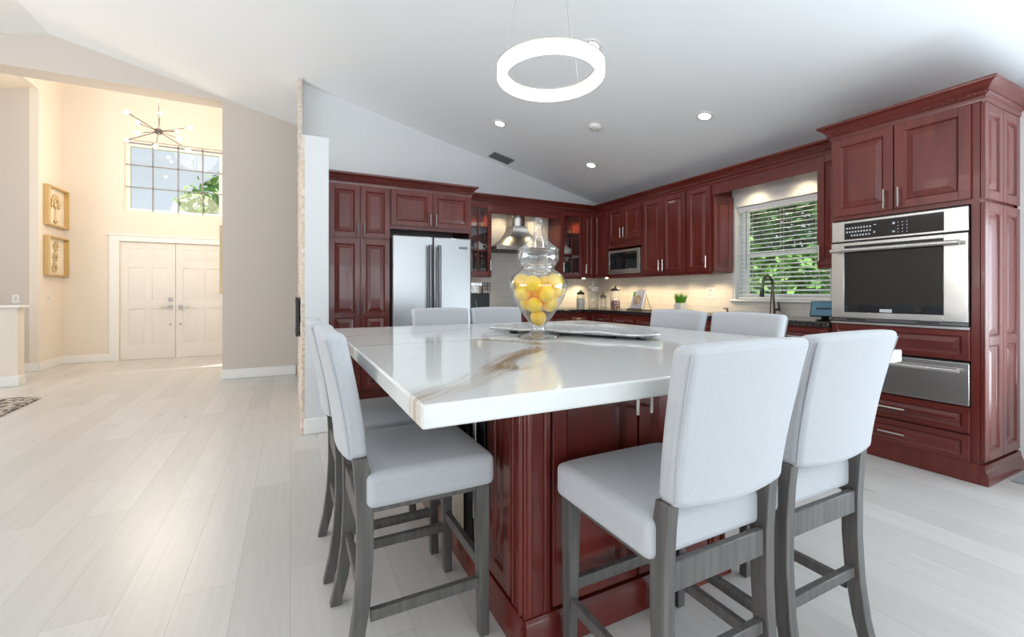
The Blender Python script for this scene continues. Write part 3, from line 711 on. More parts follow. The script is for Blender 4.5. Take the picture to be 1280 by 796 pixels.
top = MB().box(.23, 2.14, .847, 2.95, .8805, .930).build('island_countertop', quartz, bevel=.006, seg=3)
tag(top, 'large white quartz island top with brown marble veins', 'countertop')

# ------------------------------------------------------------------ stools (local frame: sitter faces +y)
def make_stool():
    r = thing('bar_stool', '', 'stool')
    # seat cushion
    nx, ny = 8, 8; W, D0, D1 = .455, -.185, .225
    m = MB(); vs = []
    for z0 in (0, 1):
        for j in range(ny+1):
            for i in range(nx+1):
                x = -W/2+W*i/nx; y = D0+(D1-D0)*j/ny; k = 1-(2*i/nx-1)**4; q = 1-(2*j/ny-1)**4
                vs.append((x, y, .512 if z0 == 0 else .615+.020*k*q))
    n = (nx+1)*(ny+1); fs = []
    for j in range(ny):
        for i in range(nx):
            a = j*(nx+1)+i; fs.append((a, a+nx+1, a+nx+2, a+1)); fs.append((n+a, n+a+1, n+a+nx+2, n+a+nx+1))
    bd = [i for i in range(nx+1)]+[(j+1)*(nx+1)-1 for j in range(1, ny+1)]+[ny*(nx+1)+i for i in range(nx-1, -1, -1)]+[j*(nx+1) for j in range(ny-1, 0, -1)]
    for k in range(len(bd)):
        a, b2 = bd[k], bd[(k+1) % len(bd)]; fs.append((a, b2, n+b2, n+a))
    m.add(vs, fs); m.build('seat', fabric, r, bevel=.022, seg=4, smooth=60)
    # upholstered back, leaning and gently bowed
    nx, nz = 10, 10; W = .436; zb, zt = .655, 1.035; th = .062
    yc = lambda x, z: -.207-.066*max(0, (z-zb)/(zt-zb))**1.35-.016*(1-(2*x/W)**2)
    m = MB(); vs = []
    for s in (1, -1):
        for k in range(nz+1):
            for i in range(nx+1):
                x = -W/2+W*i/nx; z = zb+(zt-zb)*k/nz
                if k == 0: z -= .012*(1-(2*x/W)**2)
                if k == nz: z += .006*(1-(2*x/W)**2)
                vs.append((x*(.905+.095*max(0, min(1, (z-zb)/(zt-zb)))), yc(x, z)+s*th/2, z))
    n = (nx+1)*(nz+1); fs = []
    for k in range(nz):
        for i in range(nx):
            a = k*(nx+1)+i; fs.append((a, a+1, a+nx+2, a+nx+1)); fs.append((n+a, n+a+nx+1, n+a+nx+2, n+a+1))
    bd = [i for i in range(nx+1)]+[(j+1)*(nx+1)-1 for j in range(1, nz+1)]+[nz*(nx+1)+i for i in range(nx-1, -1, -1)]+[j*(nx+1) for j in range(nz-1, 0, -1)]
    for k in range(len(bd)):
        a, b2 = bd[k], bd[(k+1) % len(bd)]; fs.append((a, n+a, n+b2, b2))
    m.add(vs, fs); back = m.build('backrest', fabric, r, bevel=.02, seg=4, smooth=60)
    # piping seams down the back corners
    pipe_m = mat('grey_piping', srgb(172,175,180), .9)
    for sx in (-1, 1):
        pts = [(sx*(W/2-.004), yc(sx*W/2, zb+(zt-zb)*k/10)-th/2+.006, zb+.012+(zt-zb-.03)*k/10) for k in range(11)]
        pts = [(px*(.905+.0095*k), py, pz) for k, (px, py, pz) in enumerate(pts)]
        MB().tube(pts, .0022, 6).build('piping', pipe_m, back)
    # legs
    for sx in (-1, 1):
        l = MB(); ww = .042
        l.rings([[(sx*.190+a*w/2, y0+b*w/2, z) for a, b in ((1,1),(-1,1),(-1,-1),(1,-1))] for w, y0, z in ((.032, .196, .001), (.044, .188, .50), (.044, .188, .511))])
        l.build('leg', stool_wood, r, bevel=.002, seg=1)
        l = MB(); P = [(.001, -.238, .036), (.10, -.214, .040), (.22, -.196, .044), (.36, -.187, .047), (.50, -.187, .048), (.60, -.194, .046), (.662, -.203, .042)]
        xo = .187
        l.rings([[(sx*xo+a*.036/2, y0+b*d/2, z) for a, b in ((1,1),(-1,1),(-1,-1),(1,-1))] for z, y0, d in P])
        l.build('leg', stool_wood, r, bevel=.002, seg=1, smooth=30)
    # aprons and stretchers
    a = MB(); a.box(-.168, .168, -.205, -.186, .440, .511); a.build('apron', stool_wood, r, bevel=.002, seg=1)
    a = MB(); a.box(-.168, .168, .178, .198, .494, .511)
    for sx in (-1, 1): a.box(sx*.19-.011, sx*.19+.011, -.163, .166, .494, .511)
    a.build('seat_frame', stool_wood, r)
    a = MB(); a.bar((-.17, .192, .235), (.17, .192, .235), .022, .036); a.build('footrest', stool_wood, r, bevel=.002, seg=1)
    a = MB(); a.bar((-.168, -.193, .245), (.168, -.193, .245), .022, .034); a.build('stretcher', stool_wood, r, bevel=.002, seg=1)
    for sx in (-1, 1):
        a = MB(); a.bar((sx*.191, -.172, .185), (sx*.191, .175, .185), .022, .034); a.build('stretcher', stool_wood, r, bevel=.002, seg=1)
    return r
stool0 = make_stool()
SG = 'grey upholstered stools around the island'
for i, (x, y, rz, lab) in enumerate([
    (.978, .960, .00, 'grey upholstered stool nearest the camera on the right, back turned, hiding the island edge'),
    (1.468, .975, .0, 'grey upholstered stool with back turned, in front of the warming drawer'),
    (.386, 1.560, -PI/2, 'grey upholstered stool at the near left side of the island, seat fully in view'),
    (.372, 2.085, -PI/2, 'grey upholstered stool at the left of the island, half hidden behind the nearest left one'),
    (1.010, 2.935, PI, 'grey upholstered stool across the island in front of the refrigerator, only its back top showing'),
    (1.470, 2.925, PI, 'grey upholstered stool across the island beside the glass lemon vase, only its back top showing'),
    (2.045, 2.125, PI/2, 'grey upholstered stool at the right of the island, nearer the back wall, behind the tray'),
    (2.045, 1.625, PI/2, 'grey upholstered stool at the right of the island, in front of the kitchen faucet')]):
    o = stool0 if i == 0 else copy_tree(stool0)
    o.location = (x, y, 0); o.rotation_euler = (0, 0, rz); o['label'] = lab; o['group'] = SG

# ------------------------------------------------------------------ on the island: vase with lemons, tray
VX, VY = 1.097, 1.884
vs = thing('glass_vase', 'tall clear glass apothecary jar holding yellow lemons on the island', 'vase', (VX, VY, .9305))
MB().lathe([(.0,.002),(.10,.002),(.105,.006),(.10,.012),(.06,.022),(.038,.034),(.034,.050),(.036,.066),(.048,.078),(.066,.100),(.100,.150),(.128,.200),(.143,.245),(.143,.275),(.128,.305),(.100,.326),(.083,.335),(.080,.342),(.083,.352)], 40).build('bowl', vase_glass, vs, recalc=False)
lid = MB().lathe([(.074,.345),(.078,.354),(.090,.360),(.100,.378),(.105,.400),(.100,.425),(.104,.430),(.104,.436),(.088,.448),(.068,.464),(.050,.482),(.038,.494),(.028,.502),(.026,.512),(.020,.520),(.018,.556),(.026,.560),(.026,.568),(.018,.572),(.020,.580),(.014,.592),(.0,.596)], 36).build('lid', vase_glass, vs, recalc=False)
rnd = random.Random(11); R = .042
L_ = [Vector(p) for p in ((-.0418,-.0333,.1629),(.0494,.0449,.1844),(.0421,-.0369,.1666),(0,0,.0981),(-.0043,-.0851,.2174),(-.0025,-.002,.2311),(-.0338,.0497,.1728),
      (.0892,-.0121,.2316),(.0736,.0612,.2695),(-.0872,.0033,.2233),(.0521,-.0713,.2782),(-.0616,.0597,.28),(.0026,.0916,.2363),(-.0701,-.0669,.2663))]
lem = None
for i, p in enumerate(L_):
    if lem is None:
        m = MB(); m.ball((0,0,0), R*.985, 20, 14, (.93,.93,1.0))
        m.v = [(x, y, z*(1+.10*max(0, abs(z)/R-.8))) for x, y, z in m.v]
        lem = m.build('lemon', lemon_m); o = lem
    else:
        o = lem.copy(); C.objects.link(o)
    o.location = (VX+p.x, VY+p.y, .9305+p.z); o.rotation_euler = (rnd.uniform(0,3), rnd.uniform(0,3), rnd.uniform(0,3))
    tag(o, 'yellow lemon in the tall clear glass jar on the island', 'lemon', 'lemons in the glass jar')

tr = thing('serving_tray', 'long silver serving tray with wavy rim and small feet on the island', 'tray', (0, 0, .9305))
out = [(.985,2.255),(1.055,2.165),(1.125,2.065),(1.20,1.955),(1.265,1.85),(1.335,1.735),(1.40,1.62),(1.475,1.50),(1.56,1.53),(1.645,1.66),(1.70,1.82),(1.71,1.98),(1.68,2.12),(1.60,2.25),(1.49,2.35),(1.36,2.40),(1.22,2.40),(1.09,2.35)]
def smooth_loop(P, n=4):
    R_ = []; N_ = len(P)
    for i in range(N_):
        p0, p1, p2, p3 = [Vector(P[(i+k-1) % N_]) for k in range(4)]
        for k in range(n):
            t = k/n; R_.append(.5*((2*p1)+(-p0+p2)*t+(2*p0-5*p1+4*p2-p3)*t*t+(-p0+3*p1-3*p2+p3)*t**3))
    return R_
O_ = smooth_loop(out); c = Vector((1.40, 1.98)); RG = []
for s, z in ((1.0,.024),(1.0,.030),(.985,.030),(.93,.022),(.85,.018),(.5,.018),(.05,.018)):
    RG.append([(c.x+(p.x-c.x)*s, c.y+(p.y-c.y)*s, z+(.004*math.sin(k*.7) if s > .9 else 0)+(.003*math.sin(k*1.9+s*9) if .4 < s < .95 else 0)) for k, p in enumerate(O_)])
for s, z in ((.05,.012),(.85,.012),(.93,.015)):
    RG.append([(c.x+(p.x-c.x)*s, c.y+(p.y-c.y)*s, z) for p in O_])
RG.append(RG[0])
pew = grain(mat('hammered_silver', srgb(205,208,208), .35, .55), srgb(200,204,204), srgb(236,238,238), (1,1,1), 30, 3, bump=.6)
MB().rings(RG, cap=False).build('platter', pew, tr, smooth=70)
for fx, fy in ((1.10,2.16),(1.22,1.99),(1.40,1.70),(1.50,1.60),(1.55,2.22),(1.28,2.30)):
    MB().box(fx-.02, fx+.02, fy-.015, fy+.015, .0005, .0125).build('foot', black, tr, bevel=.003)

# ------------------------------------------------------------------ pendant, recessed lamps, ceiling fittings
PX, PY, PZ = 1.205, 1.945, 2.262
pd = thing('ring_pendant', 'round glowing ring pendant lamp hung on thin wires above the island', 'pendant lamp', (PX, PY, 0))
MB().lathe([(.236,PZ),(.272,PZ),(.276,PZ+.004),(.276,PZ+.050),(.234,PZ+.050),(.232,PZ+.004)], 72, closed_prof=True).build('diffuser', led_ring, pd)
MB().lathe([(.230,PZ+.051),(.280,PZ+.051),(.280,PZ+.060),(.230,PZ+.060)], 72, closed_prof=True).build('metal_rim', nickel, pd)
zc = cz(PX)
for a in (2.75, .35, -1.75):
    MB().tube([(.255*math.cos(a), .255*math.sin(a), PZ+.0605), (.05*math.cos(a), .05*math.sin(a), zc-.055)], .0013, 6).build('suspension_wire', nickel, pd)
MB().lathe([(0,zc-.06),(.085,zc-.06),(.09,zc-.05),(.09,zc+.012),(0,zc+.012)], 32).build('ceiling_canopy', white_pl, pd)
tilt = math.atan(SL)
def on_ceiling(o, x, y, d=.0): o.location = (x, y, cz(x)-d); o.rotation_euler = (0, tilt, 0)
for i, (x, y, lab) in enumerate([(2.11, 4.482, 'round recessed ceiling lamp nearest the ceiling vent'), (3.371, 2.781, 'round recessed ceiling lamp over the wall cabinets, right of the smoke detector'),
                  (3.38, 4.485, 'round recessed ceiling lamp closest to the kitchen corner'), (2.09, 2.763, 'round recessed ceiling lamp behind the ring pendant'),
                  ]):
    r = thing('recessed_lamp', lab, 'ceiling lamp', group='recessed lamps in the kitchen ceiling'); on_ceiling(r, x, y, .001)
    MB().lathe([(.052,-.008),(.075,-.006),(.078,-.001),(.052,-.001)], 28, closed_prof=True).build('trim_ring', white_pl, r)
    MB().lathe([(0,-.006),(.0515,-.006),(.0515,-.002),(0,-.002)], 24).build('lens', led_cool, r)
    l = bpy.data.lights.new('lamp_glow', 'SPOT'); l.energy = 16; l.color = (1,.97,.92); l.spot_size = 2.3; l.spot_blend = 1; l.shadow_soft_size = .06
    o = bpy.data.objects.new('lamp_glow', l); C.objects.link(o); o.parent = r; o.location = (0, 0, -.02)
r = thing('smoke_detector', 'white round smoke detector on the sloped kitchen ceiling', 'smoke detector'); on_ceiling(r, 2.844, 3.705, .001)
MB().lathe([(0,-.035),(.035,-.035),(.05,-.030),(.062,-.018),(.068,-.0005),(0,-.0005)], 28).build('cover', white_pl, r)
m = MB(); m.lathe([(.038,-.036),(.046,-.034),(.046,-.032),(.038,-.034)], 24, closed_prof=True); m.build('vent_ring', mat('pale_grey_plastic', srgb(190,190,188), .5), r)
r = thing('air_vent', 'grey rectangular air vent on the ceiling above the refrigerator wall', 'air vent'); on_ceiling(r, 2.53, 5.33, .001)
vg = mat('grey_vent_metal', srgb(120,122,122), .5, .3)
m = MB(); m.box(-.15,.15,-.10,-.085,-.012,-.0005); m.box(-.15,.15,.085,.10,-.012,-.0005); m.box(-.15,-.135,-.085,.085,-.012,-.0005); m.box(.135,.15,-.085,.085,-.012,-.0005); m.build('frame', vg, r)
m = MB()
for k in range(8): m.bar((-.134, -.072+k*.0206, -.006), (.134, -.072+k*.0206, -.006), .014, .002, up=(0,.5,1))
m.build('louvre', vg, r)

# ------------------------------------------------------------------ counter-top things
cm = thing('coffee_maker', 'black coffee maker on the counter beside the refrigerator', 'coffee maker', (2.075, 5.20, .931))
MB().box(-.105, .175, -.12, .12, .0, .215).build('base', black, cm, bevel=.01)
m = MB(); m.box(-.10, .08, .02, .12, .2155, .355); m.box(-.10, .08, -.11, .02, .305, .355); m.build('head', steel, cm, bevel=.006)
MB().lathe([(0,.158),(.045,.158),(.052,.18),(.05,.215),(.042,.232)], 20, (-.01,-.05,.060)).build('carafe', cab_glass, cm)
MB().bar((.0,-.121,.02),(-.02,-.121,.14),.012,.003).build('white_handle_stripe', white_pl, cm)
wb_ = thing('wire_basket', 'small black wire basket of pods standing on the coffee maker', 'basket', (2.235, 5.20, 1.1475))
m = MB(); wv_ = [-.05, -.017, .017, .05]
for z in (.0035, .05, .095, .135): m.rings([[(-.05,-.05,z-.003),(.05,-.05,z-.003),(.05,.05,z-.003),(-.05,.05,z-.003)],[(-.05,-.05,z+.003),(.05,-.05,z+.003),(.05,.05,z+.003),(-.05,.05,z+.003)],[(-.045,-.045,z+.003),(.045,-.045,z+.003),(.045,.045,z+.003),(-.045,.045,z+.003)],[(-.045,-.045,z-.003),(.045,-.045,z-.003),(.045,.045,z-.003),(-.045,.045,z-.003)],[(-.05,-.05,z-.003),(.05,-.05,z-.003),(.05,.05,z-.003),(-.05,.05,z-.003)]], cap=False)
for a in wv_:
    for s in (-.048, .048): m.tube([(a, s, .0), (a, s, .137)], .0028, 6); m.tube([(s, a, .0), (s, a, .137)], .0028, 6)
m.build('wire_frame', black, wb_)
m = MB()
for k in range(9): m.lathe([(0,0),(.016,0),(.020,.034),(.0,.036)], 10, (-.024+(k % 3)*.024*.98, -.022+(k//3)*.022, .008))
m.build('pods', ceramic, wb_)
def jar(name, label, x, y, r, h, lidh, lidm, fill=None, fillm=None):
    j = thing(name, label, 'jar', (x, y, .931), group='glass jars on the corner counter')
    MB().lathe([(0,.001),(r*.96,.001),(r,.006),(r,h*.86),(r*.86,h*.97),(r*.82,h)], 24).build('glass_body', jar_glass, j, recalc=False)
    MB().lathe([(r*.84,h+.001),(r*.92,h+.002),(r*.92,h+lidh*.35),(r*.6,h+lidh*.55),(r*.18,h+lidh*.65),(r*.15,h+lidh*.75),(r*.22,h+lidh*.9),(0,h+lidh)], 20).build('lid', lidm, j)
    if fill: MB().lathe([(0,.004),(r*.93,.004),(r*.95,fill*.9),(r*.6,fill),(0,fill)], 20).build('contents', fillm, j)
    return j
pink = grain(mat('red_and_white_candies', srgb(170,90,90), .6), srgb(120,40,45), srgb(220,190,180), (1,1,1), 60, 2, lo=.45, hi=.55)
flour = mat('white_flour', srgb(226,220,208), .9)
pale_lid = mat('pale_glass_lid', srgb(200,196,188), .2)
jar('storage_jar', 'glass storage jar with two dark knobs on its lid, leftmost of the corner jars', 3.63, 5.06, .058, .20, .07, black, .15, flour)
jar('storage_jar', 'tall wide glass jar with pointed glass lid in the counter corner', 3.89, 5.11, .075, .245, .14, pale_lid, None)
jar('storage_jar', 'small glass jar with dark cap beside the candy jar', 3.87, 4.86, .045, .15, .09, bronze, None)
jar('storage_jar', 'clamp-top glass jar with red and white candies, rightmost of the corner jars', 3.93, 4.68, .066, .25, .07, black, .13, pink)
ck = thing('cookbook_stand', 'wire easel stand holding a recipe book on the counter', 'book stand', (4.02, 4.37, .931), RR)
m = MB()
for s in (-1, 1):
    m.tube([(s*.12, -.06, .003), (s*.12, .02, .03), (s*.10, .06, .20), (s*.05, .085, .26)], .004, 8); m.tube([(s*.12, -.06, .003), (s*.13, .13, .003), (s*.06, .085, .25)], .004, 8)
m.tube([(-.125, -.02, .018), (.125, -.02, .018)], .004, 8); m.tube([(-.05, .085, .26), (0, .092, .275), (.05, .085, .26)], .004, 8); m.tube([(-.12, -.06, .003), (.12, -.06, .003)], .004, 8)
m.build('wire_frame', bronze, ck)
bk = thing('recipe_book', 'white recipe book with a food plate on its cover resting on the easel stand', 'book', (4.02, 4.37, .931), RR)
def tilt_book(o): o.rotation_euler = (math.radians(-18), 0, 0); o.location = (0, -.022, .024); return o
tilt_book(MB().box(-.105, .105, .0, .022, .0, .245).build('cover', mat('book_cover', srgb(198,204,216), .35), bk, bevel=.002))
pl = MB().lathe([(0,0),(.068,0),(.070,.002),(0,.002)], 24).build('cover_print', grain(mat('food_print', srgb(190,150,110), .4), srgb(120,70,40), srgb(236,214,180), (1,1,1), 40, 3), bk); pl.rotation_euler = (math.radians(72), 0, 0); pl.location = (0, .018, .140)
pl.location = (0, -.022+.115*math.sin(math.radians(18))-.001, .024+.115*math.cos(math.radians(18)))
lp = MB().box(-.098, -.062, -.0012, -.0002, .165, .225).build('cover_leaf', leaf_m, bk); tilt_book(lp)
pt = thing('potted_grass', 'small white square pot of bright green grass on the counter', 'potted plant', (4.12, 3.74, .931))
MB().rings([[(-.046,-.046,.0),(.046,-.046,0),(.046,.046,0),(-.046,.046,0)],[(-.055,-.055,.105),(.055,-.055,.105),(.055,.055,.105),(-.055,.055,.105)],[(-.047,-.047,.105),(.047,-.047,.105),(.047,.047,.105),(-.047,.047,.105)],[(-.045,-.045,.09),(.045,-.045,.09),(.045,.045,.09),(-.045,.045,.09)]]).build('pot', ceramic, pt, bevel=.003)
m = MB(); rg = random.Random(5)
for k in range(260):
    x, y = rg.uniform(-.04,.04), rg.uniform(-.04,.04); h = rg.uniform(.07,.15); a = rg.uniform(0, 6.28); sp = .25
    tx, ty = x*(1+sp*4*h*6)*1.0+rg.uniform(-.015,.015), y*(1+sp*4*h*6)+rg.uniform(-.015,.015); dx, dy = .0025*math.cos(a), .0025*math.sin(a)
    m.add([(x-dx,y-dy,.091),(x+dx,y+dy,.091),((x+tx)/2+dx,(y+ty)/2+dy,.091+h*.6),((x+tx)/2-dx,(y+ty)/2-dy,.091+h*.6),(tx,ty,.091+h)], [(0,1,2,3),(3,2,4)])
m.build('grass_blades', mat('bright_grass_green', srgb(86,150,40), .5), pt, recalc=False)
fc = thing('faucet', 'tall gooseneck pull-down kitchen faucet below the window', 'faucet', (4.17, 2.66, .931))
MB().lathe([(0,0),(.034,0),(.034,.006),(.026,.012),(.024,.07),(.021,.12),(.0155,.22)], 20).build('body', bronze, fc)
pts = [(0,0,.215),(0,0,.27)]+[(-.075+.075*math.cos(a), 0, .30+.085*math.sin(a)) for a in [PI*k/12 for k in range(0, 12)]]+[(-.150,0,.30),(-.156,0,.265)]
MB().tube(pts, .0125, 12).build('spout', bronze, fc)
MB().tube([(-.156,0,.266),(-.160,0,.23),(-.168,0,.185)], [.0145,.018,.022], 14).build('spray_head', mat('dark_spray_head', srgb(70,68,68), .3, .8), fc)
m = MB(); m.tube([(0,0,.06),(0,-.06,.065)], .013, 12); m.tube([(0,-.06,.065),(0,-.068,.066)], .02, 14); m.bar((0,-.066,.07),(-.03,-.075,.135),.012,.010); m.build('lever', bronze, fc)
sp = thing('soap_dispenser', 'small dark soap dispenser pump on the counter left of the faucet', 'soap dispenser', (4.10, 3.10, .931))
MB().lathe([(0,0),(.022,0),(.022,.005),(.014,.012),(.012,.035),(.008,.05),(.010,.06),(0,.066)], 16).build('pump', bronze, sp)
MB().tube([(0,0,.055),(-.05,0,.06),(-.06,0,.052)], .005, 8).build('nozzle', bronze, sp)
tb = thing('smart_display', 'small tablet display tilted on a black stand by the oven tower', 'tablet', (3.86, 2.03, .931), RR+.35)
MB().lathe([(0,.001),(.062,.001),(.064,.006),(.03,.014),(0,.016)], 24).build('stand_base', black, tb)
MB().bar((0,.0,.012),(0,.045,.10),.05,.02, up=(0,1,0)).build('stand_arm', black, tb)
scr = MB().box(-.10, .10, -.006, .006, .0, .145).build('case', black, tb, (0,-.028,.030), bevel=.003); scr.rotation_euler = (math.radians(-32), 0, 0)
s2 = MB().box(-.093, .093, -.0072, -.0062, .008, .137).build('screen', mat('blue_lit_screen', srgb(70,110,130), .1, emit=srgb(110,160,190), estr=.12), scr)
m = MB(); m.box(-.06, .04, -.0078, -.0073, .062, .080); m.build('screen_bar', mat('dark_screen_bar', srgb(30,50,62), .2), scr)

# wall plates
def plate(name, label, loc, rz, kind='switch', w=.075, h=.12):
    r = thing(name, label, 'switch' if kind == 'switch' else 'outlet', loc, rz)
    MB().box(-w/2, w/2, -.006, -.0005, -h/2, h/2).build('cover_plate', white_pl, r, bevel=.002)
    m = MB()
    if kind == 'switch': m.box(-w*.18, w*.18, -.010, -.0065, -h*.28, h*.28)
    else:
        for s in (-1, 1): m.box(-w*.2, w*.2, -.009, -.0065, s*h*.22-h*.13, s*h*.22+h*.13)
    m.build('rocker' if kind == 'switch' else 'sockets', mat('plate_insert', srgb(205,202,196), .4), r)
plate('wall_outlet', 'white outlet plate on the tiled back wall left of the jars', (3.655, YB-.0085, 1.15), 0, 'outlet')
plate('wall_outlet', 'white double outlet plate on the tiled right wall beside the window', (XW-.0085, 3.476, 1.155), RR, 'outlet', .115)
plate('light_switch', 'white switch plate on the beige alcove wall above the low wall', (-3.55, 8.919, 1.07), 0)
plate('light_switch', 'white switch plate on the cream foyer wall below the framed pictures', (-3.3095, 9.2, 1.08), PI/2)

# ------------------------------------------------------------------ inside the glass cabinets
def teapot(loc, m, label, s=1.0, rz=0.0):
    r = thing('teapot', label, 'teapot', loc, rz)
    MB().lathe([(0,.001),(.04*s,.001),(.062*s,.03*s),(.066*s,.06*s),(.05*s,.095*s),(.03*s,.105*s)], 20).build('pot', m, r)
    MB().lathe([(.032*s,.1055*s),(.02*s,.118*s),(.006*s,.122*s),(.011*s,.134*s),(0,.14*s)], 16).build('lid', m, r)
    MB().tube([(.055*s,0,.03*s),(.088*s,0,.055*s),(.098*s,0,.092*s)], [.013*s,.009*s,.007*s], 10).build('spout', m, r)
    MB().tube([(-.058*s,0,.085*s),(-.09*s,0,.08*s),(-.10*s,0,.055*s),(-.085*s,0,.032*s),(-.06*s,0,.03*s)], .006*s, 8).build('handle', m, r)
def cup(loc, m, label, s=1.0, group=None):
    r = thing('tea_cup', label, 'cup', loc, group=group)
    MB().lathe([(0,.001),(.025*s,.001),(.03*s,.012*s),(.042*s,.06*s),(.039*s,.06*s),(.028*s,.014*s),(0,.006*s)], 18).build('cup_body', m, r)
    MB().tube([(.038*s,0,.05*s),(.06*s,0,.046*s),(.06*s,0,.024*s),(.033*s,0,.018*s)], .004*s, 8).build('handle', m, r)
def bottle(loc, m, label, h=.26, r_=.034):
    r = thing('bottle', label, 'bottle', loc, group='bottles in the glass cabinets')
    MB().lathe([(0,.001),(r_,.001),(r_,h*.6),(r_*.4,h*.76),(r_*.36,h*.95),(r_*.36,h*.951),(0,h*.951)], 18).build('bottle_body', m, r)
    MB().lathe([(0,h*.952),(r_*.42,h*.952),(r_*.42,h),(0,h)], 12).build('cap', gold_art, r)
dark_b = mat('dark_green_bottle_glass', srgb(24,34,28), .08); amber = mat('amber_bottle_glass', srgb(120,70,24), .08)
teapot((2.195, 5.335, 1.6985), ceramic, 'white teapot on the middle shelf of the left glass cabinet', 1.1, 2.6)
cup((2.235, 5.30, 1.9985), gold_art, 'gold bowl on the top shelf of the left glass cabinet', 1.15)
cup((2.13, 5.33, 1.9985), ceramic, 'white cup beside the gold bowl in the left glass cabinet', 1.1)
bottle((2.16, 5.33, 1.3935), dark_b, 'dark bottle at the left on the bottom shelf of the left glass cabinet', .27); bottle((2.245, 5.33, 1.3935), dark_b, 'dark bottle at the right on the bottom shelf of the left glass cabinet', .25)
teapot((3.58, 5.35, 1.6985), ceramic, 'white teapot on the middle shelf of the right glass cabinet', 1.15, .3)
cup((3.515, 5.32, 1.9985), black, 'dark pot on the top shelf of the right glass cabinet', 1.4)
cup((3.64, 5.34, 1.9985), gold_art, 'gold cup on the top shelf of the right glass cabinet', 1.0)
bottle((3.50, 5.32, 1.3935), amber, 'amber bottle at the left on the bottom shelf of the right glass cabinet', .24); bottle((3.58, 5.33, 1.3935), dark_b, 'dark bottle in the middle of the bottom shelf of the right glass cabinet', .24); bottle((3.66, 5.33, 1.3935), dark_b, 'dark bottle at the right on the bottom shelf of the right glass cabinet', .22)

# ------------------------------------------------------------------ window blind
bl = thing('window_blind', 'white slatted venetian blind, open, hanging in the kitchen window', 'blind', (4.385, 2.70, 0))
MB().box(-.028, .028, -.464, .464, 2.02, 2.077).build('headrail', trim, bl, bevel=.003)
m = MB()
for k in range(20):
    z = 1.135+k*.0445
    m.add([(-.025,-.46,z-.007),(.025,-.46,z+.007),(.025,.46,z+.007),(-.025,.46,z-.007),(-.025,-.46,z-.004),(.025,-.46,z+.010),(.025,.46,z+.010),(-.025,.46,z-.004)],
          [(0,3,2,1),(4,5,6,7),(0,1,5,4),(1,2,6,5),(2,3,7,6),(3,0,4,7)])
m.build('slats', mat('white_blind_slat', srgb(242,244,245), .5), bl, smooth=0)
MB().box(-.026, .026, -.462, .462, 1.090, 1.110).build('bottom_rail', trim, bl, bevel=.003)
m = MB()
for y in (-.33, .0, .33): m.tube([(-.027, y, 1.10), (-.027, y, 2.03)], .0014, 5); m.tube([(.027, y, 1.10), (.027, y, 2.03)], .0014, 5)
m.build('ladder_cords', trim, bl)
MB().tube([(-.036, .36, 2.03), (-.036, .36, 1.40)], .004, 8).build('tilt_wand', mat('grey_wand', srgb(120,124,130), .4), bl)

# ------------------------------------------------------------------ foyer things
ch = thing('sputnik_chandelier', 'sputnik chandelier with bare glowing bulbs hanging in the foyer', 'chandelier', (-1.77, 8.30, 0))
zc_ = 3.585
MB().ball((0,0,zc_), .052, 18, 12).build('hub', bronze, ch); MB().tube([(0,0,zc_+.05),(0,0,5.29)], .007, 8).build('stem', nickel, ch)
MB().lathe([(0,5.285),(.06,5.285),(.065,5.299),(0,5.299)], 20).build('ceiling_canopy', nickel, ch)
Rv = Vector((.8927,-.4505,0)); Fv = Vector((.4505,.8927,0)); Zv = Vector((0,0,1)); sc = 6.61/549
for dx, dy, dp in ((-40,24,-.10),(37,-23,.10),(-40,-11,.12),(39,5,-.12),(2,22,.3),(-4,-19,-.3),(-26,11,.42),(26,-9,-.42),(-27,-2,-.45),(23,0,.45)):
    D_ = 6.61; uc, vc = -.805, (zc_-1.15)/D_; dp *= .7
    v = Rv*((dx/549+uc)*(D_+dp)-uc*D_)+Zv*((dy/549+vc)*(D_+dp)-vc*D_)+Fv*dp; n_ = v.normalized(); c0 = Vector((0,0,zc_))
    a = MB().tube([c0+n_*.05, c0+v-n_*.085], .006, 8).build('arm', bronze, ch)
    MB().tube([c0+v-n_*.084, c0+v-n_*.035], .013, 10).build('socket', nickel, a)
    MB().ball(c0+v, .030, 16, 10).build('bulb', bulb_m, a)
def warm_point(loc, e, r=.3):
    l = bpy.data.lights.new('chandelier_glow', 'POINT'); l.energy = e; l.color = (1.0,.80,.58); l.shadow_soft_size = r
    o = bpy.data.objects.new('chandelier_glow', l); C.objects.link(o); o.parent = ch; o.location = loc
warm_point((0, 0, zc_-.75), 50, .45); warm_point((0, 0, zc_+.55), 18, .4)

